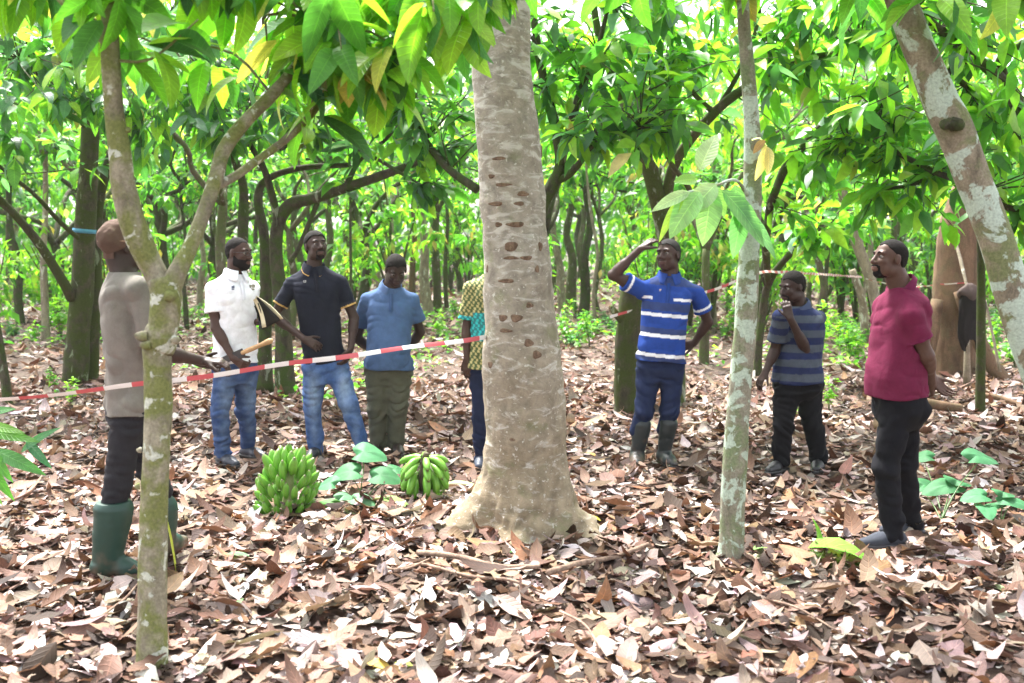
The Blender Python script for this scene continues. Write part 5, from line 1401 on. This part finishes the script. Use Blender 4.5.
# barrier tape ------------------------------------------------------------------------
def tape(name, label, pts, w, seg=.125, twist=()):
    m, nt, b = new_mat('tape print')
    uv = nt.nodes.new('ShaderNodeUVMap'); sx = nt.nodes.new('ShaderNodeSeparateXYZ'); nt.links.new(uv.outputs[0], sx.inputs[0])
    fr = nt.nodes.new('ShaderNodeMath'); fr.operation = 'FRACT'; nt.links.new(sx.outputs[1], fr.inputs[0])
    gt = nt.nodes.new('ShaderNodeMath'); gt.operation = 'GREATER_THAN'; gt.inputs[1].default_value = .5; nt.links.new(fr.outputs[0], gt.inputs[0])
    nt.links.new(mix_n(nt, gt.outputs[0], (.80, .78, .78), (.58, .10, .12)), b.inputs['Base Color'])
    b.inputs['Roughness'].default_value = .35; b.inputs['Subsurface Weight'].default_value = 0
    P = catmull(pts, 24); n = len(P)
    T = np.gradient(P, axis=0); ds = np.linalg.norm(T, axis=1); s = np.cumsum(ds); T /= ds[:, None]
    a = 0.15 + .55 * np.sin(s * 2.1) + .3 * np.sin(s * 4.7)
    up = np.array([0, 0, 1.0]); side = np.cross(T, up); side /= np.linalg.norm(side, axis=1)[:, None]; u2 = np.cross(side, T)
    d = u2 * np.cos(a)[:, None] + side * np.sin(a)[:, None]
    P[:, 2] += .004 * np.sin(s * 9)
    nr = np.cross(T, d)
    V = np.concatenate([P - d * w / 2, P + nr * .002 * 1, P + d * w / 2], 0)
    i = np.arange(n - 1); Q = np.concatenate([np.stack([i, i + 1, i + n + 1, i + n], -1), np.stack([i + n, i + n + 1, i + 2 * n + 1, i + 2 * n], -1)])
    uvs = np.zeros((3 * n, 2)); uvs[:, 1] = np.tile(s / (2 * seg), 3); uvs[:, 0] = np.repeat([0, .5, 1], n)
    o = obj(name, mesh_from(name, V, Q, uvs=uvs), m)
    return tag(o, label, 'tape')
tape('barrier_tape', 'red and white tape stretched from the left edge past the men to the big trunk',
     [W(-60, 406, 4.55), W(0, 400, 4.55), W(70, 392.5, 4.6), W(140, 384.5, 4.65), W(240, 371, 4.85), W(330, 358, 5.1), W(400, 349, 5.3), W(450, 342, 5.45), W(482, 337.5, 5.62), W(490, 337, 5.75)], .026)
tape('barrier_tape', 'red and white tape running from the mossy stump behind the blue striped shirt man',
     [W(610, 317, 9.75), W(640, 309, 9.85), W(680, 299, 9.95), W(712, 290, 10.1), W(748, 277, 10.4), W(765, 272, 10.8), W(800, 273, 12), W(862, 277, 16.6)], .032, .10)
tp = tape('cord', 'thin pale line running between the far trunks at right', [W(866, 279, 16.8), W(905, 287, 15), W(944, 284, 12.9), W(972, 283, 12.9)], .02, .2); tp['category'] = 'cord'

# machete, phone, notebook -----------------------------------------------------------
def plate(mb, a, b, wv, thick, nv, col, taper=1.0, n=6):
    a, b = np.asarray(a, float), np.asarray(b, float); wv = np.asarray(wv, float); nv = nrm(nv) * thick / 2
    V = []
    for k in range(n + 1):
        t = k / n; c = a + (b - a) * t; w = wv * (1 + (taper - 1) * t)
        V += [c - w - nv, c + w - nv * .2, c + w + nv * .2, c - w + nv]
    Q = [(4 * k + i, 4 * k + (i + 1) % 4, 4 * k + 4 + (i + 1) % 4, 4 * k + 4 + i) for k in range(n) for i in range(4)] + [(0, 3, 2, 1), (4 * n, 4 * n + 1, 4 * n + 2, 4 * n + 3)]
    mb.add(V, Q, None, col)
hA, hB = W(242, 353, 7.30), W(270, 341, 7.20)
t = thing('machete', 'dark blade with a tan wooden handle held low in front of the white polo man', 'machete', hA)
mb = MB(); tube(mb, np.array([hA, hA * .7 + hB * .3, hA * .3 + hB * .7, hB, hB + (hB - hA) * .08]) - hA, [.016, .019, .017, .022, .012], 10, 4, .03); obj('handle', mb.mesh('handle'), M_wood, t)
mb = MB(); plate(mb, W(244, 352, 7.3) - hA, W(212, 365, 7.42) - hA, nrm(W(236, 347, 7.35) - W(240, 356, 7.35)) * .030, .004, (0, -1, 0), (1, 1, 1), .8); obj('blade', mb.mesh('blade', smooth=False), M_steel, t)

nb = W(265, 312, 7.38); t = thing('notebook', 'open black covered notebook with cream pages held beside the white polo man', 'notebook', nb)
def page(name, pa, pb, pc, pd, mat, bend=.02, th=.0025):
    mb = MB(); n = 6; V = []
    pa, pb, pc, pd = [np.asarray(q, float) for q in (pa, pb, pc, pd)]
    nv = nrm(np.cross(pb - pa, pd - pa))
    for i in range(n + 1):
        for k in range(n + 1):
            u, v = i / n, k / n
            p = (pa * (1 - u) + pb * u) * (1 - v) + (pd * (1 - u) + pc * u) * v
            V.append(p + nv * bend * math.sin(u * 3.1))
    m_ = (n + 1) ** 2; V = V + [q + nv * th for q in V]
    Q = [(i * (n + 1) + k, i * (n + 1) + k + 1, (i + 1) * (n + 1) + k + 1, (i + 1) * (n + 1) + k) for i in range(n) for k in range(n)]
    Q += [tuple(q + m_ for q in r[::-1]) for r in Q]
    for i in range(n):
        for e in ((i, i + 1), (i * (n + 1), (i + 1) * (n + 1)), (n * (n + 1) + i, n * (n + 1) + i + 1), (i * (n + 1) + n, (i + 1) * (n + 1) + n)):
            Q.append((e[0], e[1], e[1] + m_, e[0] + m_))
    mb.add(V, Q); return obj(name, mb.mesh(name), mat, t)
blk = plain('black cover', (.012, .012, .013), .45, .2); pap = plain('cream paper', (.66, .60, .42), .8, .06)
q = lambda px, py, dy=0: W(px, py, 7.38 + dy) - nb
page('cover', q(258, 297, -.03), q(281, 320, .05), q(262, 330, .05), q(254, 302, -.04), blk, .01, .004)
page('cover', q(258, 303, -.05), q(262, 327, .02), q(259, 330, .07), q(254, 306, .05), blk, .01, .004)
page('pages', q(256, 296, -.02), q(283, 319, .03), q(279, 320, .06), q(254, 303, .02), pap, .02, .006)
page('pages', q(256, 298, -.06), q(266, 327, -.03), q(262, 328, -.01), q(253, 300, -.05), pap, .025, .003)

# bunches of green plantains ----------------------------------------------------------
def banana_mesh(L, r, bend, seed):
    rng = np.random.default_rng(seed); mb = MB(); n = 9; t_ = np.linspace(0, 1, n)
    rad_ = np.array([.32, .52, .85, 1.0, 1.03, 1.0, .92, .66, .24]) * r
    a = bend * t_; x = np.zeros(n); z = np.zeros(n)
    for k in range(1, n): x[k] = x[k - 1] + math.cos(a[k]) * L / (n - 1); z[k] = z[k - 1] + math.sin(a[k]) * L / (n - 1)
    V = []; ns = 10; C_ = []
    for k in range(n):
        T = np.array([math.cos(a[k]), 0, math.sin(a[k])]); U_ = np.array([-math.sin(a[k]), 0, math.cos(a[k])])
        for i in range(ns):
            an = i / ns * 6.283; rr = rad_[k] * (1 + .07 * math.cos(an * 5))
            V.append(np.array([x[k], 0, z[k]]) + rr * (math.cos(an) * U_ + math.sin(an) * np.array([0, 1, 0])))
            g = np.array([.13, .32, .035]) * (1 + .25 * math.cos(an * 5) * .3)
            if k <= 1: g = np.array([.24, .40, .10])
            if k == n - 1: g = np.array([.08, .07, .03])
            C_.append(g)
    Q = [(k * ns + i, k * ns + (i + 1) % ns, (k + 1) * ns + (i + 1) % ns, (k + 1) * ns + i) for k in range(n - 1) for i in range(ns)]
    mb.add(V, Q, [[(n - 1) * ns + i, (n - 1) * ns + (i + 1) % ns, (n - 1) * ns] for i in range(1, ns - 1)], C_)
    me = mb.mesh('banana'); me.materials.append(M_ban); return me
BAN = [banana_mesh(.16, .0245, .7, 1), banana_mesh(.165, .0235, .95, 2), banana_mesh(.15, .0245, .55, 3)]
def put_banana(t, p, d, curl_to, s, k):
    d = nrm(d); u = nrm(np.asarray(curl_to) - d * (np.asarray(curl_to) @ d)); v = np.cross(u, d)
    o = bpy.data.objects.new('banana', BAN[k % 3]); C.objects.link(o); o.parent = t
    M_ = Matrix(((d[0], v[0], u[0], p[0]), (d[1], v[1], u[1], p[1]), (d[2], v[2], u[2], p[2]), (0, 0, 0, 1)))
    o.matrix_local = M_ @ Matrix.Scale(s, 4)
    return o
def bunch(name, label, c, tiers, stalk, lean, dark=False):
    rng = np.random.default_rng(int(c[0] * 100) % 999 + 7)
    t = thing(name, label, 'plantains', c)
    mb = MB(); tube(mb, stalk, [.03, .028, .027, .026][:len(stalk)], 10, 4, .06, 3, col=(.30, .34, .14)); obj('stalk', mb.mesh('stalk'), M_ban if not dark else plain('cut stalk', (.05, .035, .02), .8, .4), t)
    kk = 0
    for (z, r, n, el, s) in tiers:
        for i in range(n):
            a = i / n * 6.283 + (z * 23) % 1 + rng.normal(0, .09)
            out = np.array([math.cos(a), math.sin(a), 0]); e = el + rng.normal(0, .13) - (.25 if z > .2 and math.cos(a) > .3 else 0)
            p = np.array([lean[0] * z, lean[1] * z, z]) + out * r
            d = out * math.cos(e) + np.array([0, 0, math.sin(e)])
            if rng.uniform() < .03: continue
            put_banana(t, p, d, (0, 0, 1), s * rng.uniform(.9, 1.1), kk); kk += 1
    return t
c1 = W(286, 519, 6.15); c1[2] = float(gh(c1[0], c1[1])) + .02
bunch('plantain_bunch', 'large tall bunch of green plantains standing left on the leaves', c1,
      [(-.01, .090, 13, .35, .8), (.045, .108, 14, .45, .82), (.10, .112, 14, .5, .84), (.155, .100, 13, .6, .86), (.20, .080, 11, .75, .92), (.235, .055, 12, .8, 1.0), (.25, .025, 7, 1.1, 1.05)],
      [(0, 0, .0), (.02, 0, .12), (.03, 0, .25), (.04, -.01, .36)], (.10, 0))
ctr = thing_tmp = None
c2 = W(425, 505, 6.5); c2[2] = float(gh(c2[0], c2[1])) + .02
def bunch2():
    rng = np.random.default_rng(9)
    t = thing('plantain_bunch', 'smaller round bunch of green plantains with its dark cut stalk showing, near the big trunk', 'plantains', c2)
    mb = MB(); tube(mb, [(.0, -.03, .03), (.0, -.02, .12), (.0, 0, .20), (.012, -.01, .28)], [.03, .035, .026, .02], 10, 4, .1, 3); obj('stalk', mb.mesh('stalk'), plain('dark cut stalk', (.06, .045, .025), .8, .5), t)
    kk = 0
    for (z, r, n, el, s) in [(.25, .035, 8, .0, .95), (.215, .06, 10, -.3, 1.0), (.165, .075, 11, -.7, 1.0), (.115, .075, 10, -.95, .9)]:
        for i in range(n):
            a = -1.57 + .22 + i / n * (6.283 - .3) + rng.normal(0, .03)
            out = np.array([math.cos(a), math.sin(a), 0]); e = el + rng.normal(0, .06)
            put_banana(t, np.array([0, 0, z]) + out * r, out * math.cos(e) + np.array([0, 0, math.sin(e)]), (0, 0, -1) if z > .2 else -out, s * rng.uniform(.92, 1.08), kk); kk += 1
bunch2()

# broad leaved plants ------------------------------------------------------------------
def heart(mb, c, d, up, L, Wd, col, droop=.25, lob=.28, seed=0):
    """heart shaped blade: c = stalk joint, d = tip direction"""
    d = nrm(d); up = nrm(np.asarray(up) - d * (np.asarray(up) @ d)); s = np.cross(up, d); n = 22; rings = 4
    V = [np.asarray(c, float)]; UV = [(.5, .1)]
    for r in range(1, rings + 1):
        for k in range(n):
            a = k / n * 2 * math.pi
            x = math.cos(a); y = math.sin(a)
            rad_ = (.62 + .38 * max(0, x)) if x > 0 else .62
            f = 1 - .62 * math.exp(-((abs(a - math.pi)) / .32) ** 2)
            px = x * L * (.78 if x > 0 else lob / .62 * 1.0) * f + 0
            py = y * Wd * .5 * (1 - .35 * max(0, x) ** 2)
            q = r / rings
            z = -droop * L * (q * q) * (.3 + .7 * x * x) * .8 + .05 * abs(y) * q * Wd + .02 * L * math.sin(a * 5 + seed) * q
            V.append(np.asarray(c) + d * px * q + s * py * q + up * z); UV.append((.5 + y * q * .5, .3 + x * q * .6))
    Q = [(1 + (r - 1) * n + k, 1 + (r - 1) * n + (k + 1) % n, 1 + r * n + (k + 1) % n, 1 + r * n + k) for r in range(1, rings) for k in range(n)]
    T = [(0, 1 + k, 1 + (k + 1) % n) for k in range(n)]
    mb.add(V, [q[::-1] for q in Q], T, col, UV)
def broad_plant(name, label, base, leaves, cat='plant', group=None):
    """leaves: (px, py, depth, tip dx, tip dy(depth), length, width, colour)"""
    base = np.array([base[0], base[1], float(gh(base[0], base[1]))]); t = thing(name, label, cat, base, 0, group)
    for k, (px, py, Y, dx, dy, L, Wd, col) in enumerate(leaves):
        c = W(px, py, Y) - base
        L *= 1.25; Wd *= 1.35
        mb = MB(); heart(mb, c + [0, 0, .05], (dx, dy, -.15), (0, -.45, 1), L, Wd, col, seed=k); lf = obj('leaf', mb.mesh('leaf'), M_heart, t)
        mb = MB(); tube(mb, [np.array([.0, 0, -.01]) + [k * .01 - .02, 0, 0], c * [.4, .4, .6], c], [.005, .004, .003], 6, 4, col=(.10, .17, .06)); obj('stalk', mb.mesh('stalk'), M_plant, t)
    return t
TE = (.045, .17, .065); TE2 = (.06, .21, .09)
gp = G(362, 498)
broad_plant('cocoyam_plant', 'blue green heart leaved plant between the two plantain bunches', gp,
            [(364, 459, 6.75, 1, .15, .17, .17, TE2), (352, 478, 6.6, -1, -.1, .15, .15, TE), (380, 482, 6.6, 1, .1, .16, .15, TE), (330, 490, 6.5, -.8, .3, .12, .12, TE2), (395, 476, 6.9, .7, .5, .10, .10, TE)])
gp = G(345, 515)
broad_plant('leafy_sprout', 'low leafy green sprout on the ground right of the tall plantain bunch', gp,
            [(330, 510, 6.2, -1, -.2, .14, .07, (.08, .2, .05)), (345, 503, 6.2, .5, .6, .14, .08, (.10, .24, .12)), (358, 506, 6.15, 1, -.2, .12, .09, (.12, .27, .14)), (322, 513, 6.15, -.8, -.6, .10, .06, (.1, .26, .05)), (350, 516, 6.05, .4, -.9, .10, .05, (.35, .42, .22))])
def ground_leaf(name, label, leaves, cat='leaf'):
    leaves = [(a[0], a[1] - 8) + tuple(a[2:]) for a in leaves]
    c0 = W(leaves[0][0], leaves[0][1], leaves[0][2]); t = None
    mb = MB()
    for k, (px, py, Y, dx, dy, dz, L, Wd, col, kap) in enumerate(leaves):
        c = W(px, py, Y)
        V, Q, cc, uv = blades([c], [(dx, dy, dz)], np.array([L]), np.array([Wd]), np.array([kap]), np.array([.25]), np.array([.1 * k]), [col], 9, .05, k + int(px), 1)
        mb.add(V, Q, None, cc, uv)
    o = obj(name, mb.mesh(name, c0), M_plant, None, c0); tag(o, label, cat); return o
ground_leaf('fallen_leaf', 'fresh yellow green leaves lying between the bunches', [(372, 508, 6.2, 1, -.1, .12, .26, .14, (.22, .40, .10), .6)])
ground_leaf('fallen_leaf', 'pale green leaf lying left of the big root', [(395, 516, 6.1, 1, .05, .1, .16, .06, (.24, .40, .12), .6)])
ground_leaf('fallen_leaf', 'pale green leaf tucked against the left root of the big trunk', [(448, 492, 6.4, 1, .2, .05, .22, .1, (.36, .48, .24), .4)])
ground_leaf('fallen_leaf', 'bright green leaf lying near the feet of the crimson polo man', [(808, 556, 5.2, 1, -.45, .42, .36, .22, (.17, .42, .05), 1.1)])
ground_leaf('fallen_leaf', 'bright green upright leaf beside the bright green lying leaf', [(818, 556, 5.3, .05, .1, 1, .17, .10, (.15, .38, .06), .5)])
ground_leaf('fallen_leaf', 'yellow leaf standing against the right root of the big trunk', [(601, 529, 5.8, -.9, .1, .45, .12, .05, (.55, .48, .03), .3)])
ground_leaf('fallen_leaf', 'small green leaf lying in the front litter, upper one of a green and yellow pair', [(228, 627, 4.28, .3, .3, .6, .11, .055, (.22, .42, .18), .4)])
ground_leaf('fallen_leaf', 'yellow leaf lying in the front litter, lower one of a green and yellow pair', [(226, 628, 4.25, -.4, -.3, .1, .10, .05, (.62, .50, .12), .4)])
ground_leaf('fallen_leaf', 'yellow leaf at the bottom edge below the big trunk', [(362, 672, 3.83, 1, -.1, .15, .13, .08, (.66, .50, .12), .7)])
ground_leaf('fallen_leaf', 'yellow green leaf at the bottom edge beside the yellow one', [(395, 670, 3.86, .8, -.4, .1, .1, .05, (.40, .50, .10), .7)])
ground_leaf('fallen_leaf', 'long yellow green blade leaning behind the mossy front tree', [(176, 581, 4.9, -.1, .0, 1, .40, .03, (.42, .45, .08), .15)])
for k, (px, py, L, col, lab) in enumerate([(225, 568, .13, (.10, .30, .10), 'small green weed leaf in the litter right of the green boots'), (595, 468, .1, (.5, .32, .1), 'orange tan leaf in the litter left of the dark boots'),
        (505, 440, .1, (.2, .36, .1), 'small green leaf behind the big trunk'), (505, 565, .08, (.07, .22, .05), 'small dark green leaf below the big trunk'),
        (1010, 605, .12, (.3, .4, .2), 'pale green leaf in the litter at the right edge'), (765, 560, .11, (.25, .5, .15), 'light green leaf just right of the slim trunk foot'), (180, 672, .12, (.10, .22, .16), 'blue green leaf at the foot of the mossy front tree')]):
    Yd = CAM_H / (py - 252) * 1000; ground_leaf('fallen_leaf', lab, [(px, py - 4, Yd, math.cos(k * 2.1), math.sin(k * 2.1) * .5, .25, L, L * .5, col, .5)])

# plants at right
gp = G(942, 520)
broad_plant('cocoyam_plant', 'blue green heart leaved plant right behind the crimson polo man', gp,
            [(978, 463, 6.3, 1, .3, .19, .13, TE2), (950, 492, 6.2, -1, -.1, .19, .12, TE), (957, 488, 6.2, .5, .7, .13, .13, TE), (925, 493, 6.3, .9, 0, .12, .12, TE), (925, 463, 6.6, -.6, .3, .13, .1, TE)])
gp = G(1000, 527)
broad_plant('leafy_sprout', 'blue green sprout with five leaves at the right edge', gp,
            [(980, 503, 5.9, -1, .1, .12, .10, TE2), (985, 514, 5.85, -.2, -1, .14, .09, TE2), (1003, 500, 5.9, .4, .7, .13, .10, TE), (1008, 508, 5.85, 1, -.5, .15, .08, TE2), (994, 512, 5.9, -.3, .8, .12, .09, TE)])
# sapling at the left edge
gl = G(-8, 505); gl = np.array([gl[0], gl[1], float(gh(gl[0], gl[1]))])
t = thing('seedling', 'young cocoa seedling with drooping green leaves at the left edge', 'seedling', gl)
rng = np.random.default_rng(8); mb = MB(); top = W(-5, 405, 6.2) - gl
tube(mb, [(0, 0, -.02), top * .5 + [.02, 0, 0], top], [.012, .009, .006], 8, 4); obj('stem', mb.mesh('stem'), MB_bg, t)
lb = MB()
for (px, py, tx, ty, w_, col) in [(0, 432, 45, 436, 14, (.12, .32, .06)), (8, 450, 52, 470, 18, (.10, .30, .10)), (-5, 440, 22, 478, 16, (.12, .34, .08)), (0, 460, 22, 498, 14, (.10, .30, .05)), (0, 425, 30, 428, 12, (.2, .42, .08)),
                              (40, 440, 60, 465, 12, (.06, .22, .12)), (35, 452, 62, 425, 12, (.08, .26, .12)), (-10, 470, 12, 500, 12, (.2, .45, .1)), (-5, 425, -40, 450, 14, (.12, .3, .08)), (0, 415, 20, 405, 12, (.1, .3, .1))]:
    leaf_at(lb, px - 14, py, 5.9, tx - 14, ty, 5.75, w_ * .9, tuple(.65 * q_ for q_ in col))
obj('foliage', lb.mesh('foliage', gl), M_leaf, t)

# weeds and low seedlings in the middle ground
def weed_proto(seed, h=.4, n=14, pal=('fresh', 'mid')):
    rng = np.random.default_rng(seed); mb = MB(); 
    for s_ in range(4):
        a = rng.uniform(0, 6.28); e = np.array([math.cos(a) * .12, math.sin(a) * .12, h * rng.uniform(.5, 1)])
        tube(mb, [(0, 0, -.02), e * [.4, .4, .6], e], [.006, .004, .002], 5, 2, col=(.1, .15, .05))
        m = n; tt = rng.uniform(.25, 1, m); pos = e[None, :] * tt[:, None]
        d = rng.normal(0, 1, (m, 3)); d[:, 2] = np.abs(d[:, 2]) * .4; L = rng.uniform(.07, .16, m)
        V, Q, c, uv = blades(pos, d, L, L * .48, rng.uniform(.3, 1.3, m), rng.uniform(.1, .4, m), rng.normal(0, .4, m), pick(rng, m, {k: 1 for k in pal}), 3, .03, seed)
        mb.add(V, Q, None, c, uv)
    me = mb.mesh('weed'); me.materials.append(M_leaf_far); return me
WP = [weed_proto(1), weed_proto(2, .6, 18), weed_proto(3, .3, 12, ('mid', 'blue')), weed_proto(4, .75, 20, ('fresh',))]
rngw = np.random.default_rng(44); spots = []
def patch(px0, px1, py0, py1, n, where):
    for _ in range(n):
        px, py = rngw.uniform(px0, px1), rngw.uniform(py0, py1); spots.append((px, py, where))
patch(0, 75, 298, 345, 22, 'at the far left'); patch(100, 215, 300, 345, 16, 'behind the man in the brown cap'); patch(815, 875, 300, 372, 20, 'between the dark striped and crimson men'); patch(985, 1024, 315, 372, 10, 'at the right edge')
patch(555, 612, 318, 350, 9, 'just right of the big trunk'); patch(700, 760, 315, 345, 8, 'near the slim trunk'); patch(430, 480, 320, 345, 5, 'behind the patterned shirt man'); patch(395, 420, 330, 345, 3, 'behind the slate blue man'); patch(30, 75, 385, 410, 3, 'near the dark double tree'); patch(915, 935, 340, 365, 4, 'behind the crimson man'); patch(780, 840, 385, 440, 4, 'by the dark striped man')
for k, (px, py, wh) in enumerate(spots):
    Y = CAM_H / (py - 252) * 1000; x = (px - 512) / 1000 * Y
    o = bpy.data.objects.new('weed', WP[int(rngw.integers(0, 4))]); C.objects.link(o)
    o.location = (x, Y, float(gh(x, Y))); s = rngw.uniform(.7, 1.25) * (1 if Y > 13 else .6); o.scale = (s, s, s); o.rotation_euler = (0, 0, rngw.uniform(0, 6.28))
    tag(o, 'low bright green weed in the undergrowth ' + wh, 'weed', 'weeds ' + wh)
# ground cover: little leaves between the litter
def cover():
    rng = np.random.default_rng(12); mb = MB(); n = 9000
    y = 10 + 36 * rng.uniform(0, 1, n) ** 1.2; x = rng.uniform(-.58, .58, n) * y
    k = vnoise(np.stack([x * .45, y * .35, 0 * x], -1), 31) > .08; x, y = x[k], y[k]; n = len(x)
    d = rng.normal(0, 1, (n, 3)); d[:, 2] = np.abs(d[:, 2]) * .5; L = rng.uniform(.06, .13, n) * (1 + y / 30)
    V, Q, c, uv = blades(np.stack([x, y, gh(x, y) + rng.uniform(.03, .16, n)], -1), d, L, L * .55, rng.uniform(.3, 1.2, n), rng.uniform(.1, .4, n), rng.normal(0, .4, n), pick(rng, n, dict(fresh=3, mid=3)), 2, 0, 5)
    mb.add(V, Q, None, c, uv)
    tag(obj('ground_cover', mb.mesh('ground_cover'), M_leaf_far), 'patches of small green ground plants among the far trunks', 'ground cover', kind='stuff')
cover()

# sticks on the ground ----------------------------------------------------------------
M_stick = bark('dead stick', (.34, .24, .18), (.14, .09, .07), None, 0, None, 0, scale=9)
for k, (pts, w, lab) in enumerate([
    ([(418, 566), (455, 573), (500, 581), (540, 580)], 7, 'brown crooked stick lying left in the litter below the big trunk'),
    ([(548, 588), (580, 577), (615, 566), (648, 556)], 7, 'pale straight branch lying right in the litter below the big trunk'),
    ([(430, 582), (470, 590), (510, 596), (545, 604)], 4, 'thin green brown twig below the crooked stick'),
    ([(395, 584), (420, 578), (440, 584)], 4, 'short brown twig left of the crooked stick'),
    ([(355, 575), (400, 583), (430, 575)], 3, 'thin twig in the litter under the small plantain bunch'),
    ([(770, 608), (800, 622), (835, 640)], 3, 'thin pale twig in the right front litter'),
    ([(560, 625), (585, 640), (600, 665)], 3, 'thin dark twig in the front middle litter'),
    ([(100, 640), (125, 618), (140, 600)], 3, 'thin twig left of the mossy front tree')]):
    P = []; 
    for (px, py) in pts:
        g = G(px, py); P.append([g[0], g[1], float(gh(g[0], g[1])) + .065 + .01 * math.sin(px)])
    P = np.array(P); Y = P[:, 1].mean(); mb = MB(); tube(mb, P - P[0], np.linspace(1, .65, len(P)) * w / 2 * Y / 1000, 9, 5, .14, k, lump=3)
    o = obj('stick', mb.mesh('stick'), M_stick, None, P[0]); tag(o, lab, 'stick')

# things by the broken trunk at right ----------------------------------------------------
bs = W(968, 335, 11.9); bs[2] = 0
t = thing('post', 'short grey brown post standing before the reddish broken trunk', 'post', (bs[0], bs[1], float(gh(bs[0], bs[1]))))
mb = MB(); tube(mb, [W(967, 385, 11.9) - bs, W(967, 340, 11.9) - bs, W(965, 300, 11.95) - bs], [.05, .036, .03], 8, 3, .12, 4); obj('trunk', mb.mesh('shaft'), MB_pale, t).name = 'shaft'
def cloth_hang():
    c = W(967, 300, 11.7); n, m = 20, 28; th = np.linspace(0, 2 * np.pi, m, endpoint=False); V = []
    for i in range(n):
        v = i / (n - 1)
        hw = np.interp(v, [0, .08, .25, .5, .8, 1], [.03, .10, .15, .14, .12, .09]); dp = np.interp(v, [0, .1, .4, 1], [.03, .07, .075, .05])
        for a in th:
            f = 1 + .16 * math.sin(a * 6 + v * 2.2) * v + .10 * math.sin(a * 11 + v * 4)
            V.append((hw * f * math.cos(a) + .05 * v + .025 * math.sin(v * 6), dp * f * math.sin(a) - .06, .14 - .60 * v - .07 * max(0, math.sin(a * 2 + 1)) * v * v * 2))
    Q = [(i * m + k, i * m + (k + 1) % m, (i + 1) * m + (k + 1) % m, (i + 1) * m + k) for i in range(n - 1) for k in range(m)]
    mb = MB(); V.append((0, -.06, .15)); mb.add(V, Q, [(n * m, (k + 1) % m, k) for k in range(m)], (.018, .015, .016))
    o = obj('jacket', mb.mesh('jacket'), M_cloth, None, c); tag(o, 'dark jacket hung on the post before the reddish broken trunk', 'jacket')
    mb = MB(); V = []
    for i in range(9):
        for a in th:
            v = i / 8; hw = .105 + .05 * math.sin(v * 3); V.append((hw * (1 + .12 * math.sin(a * 5 + v * 3)) * math.cos(a) * math.sin(.25 + v * 1.6), (.075 + .02 * v) * math.sin(a) * math.sin(.25 + v * 1.6) * (1 + .1 * math.sin(a * 7)) - .06, .20 - .17 * v - .03 * math.sin(a * 3) * v))
    Q = [(i * m + k, i * m + (k + 1) % m, (i + 1) * m + (k + 1) % m, (i + 1) * m + k) for i in range(8) for k in range(m)]
    mb.add(V, Q, [((k + 1) % m, k, 0) for k in range(1, m - 1)], (.07, .05, .045)); obj('hood', mb.mesh('hood'), M_cloth, o)
cloth_hang()
for k, (a, b, r, lab) in enumerate([((1000, 372, 11.5), (985, 300, 11.8), .02, 'thin stick leaning against the thin mossy stem'), ((955, 240, 12.3), (968, 292, 11.9), .022, 'short pale stick leaning above the hung jacket')]):
    A_, B_ = W(*a), W(*b); mb = MB(); tube(mb, [np.zeros(3), (B_ - A_) / 2 + [0, 0, .02], B_ - A_], [r, r * .9, r * .7], 7, 4, .1, k)
    tag(obj('stick', mb.mesh('stick'), MB_pale, None, A_), lab, 'stick')
for k, (a, b, w_, lab) in enumerate([((905, 402, 9.9), (962, 408, 9.8), .10, 'dark fallen log behind the crimson polo man'), ((985, 395, 10.6), (1030, 408, 10.3), .06, 'brown fallen log at the right edge')]):
    A_, B_ = W(*a), W(*b); mb = MB(); tube(mb, [np.zeros(3), (B_ - A_) * .35 + [0, .02, .01], (B_ - A_) * .7, B_ - A_], [w_ * .5, w_ * .55, w_ * .5, w_ * .35], 9, 4, .15, k)
    tag(obj('log', mb.mesh('log'), MB_red, None, A_ + [0, 0, .0]), lab, 'log')
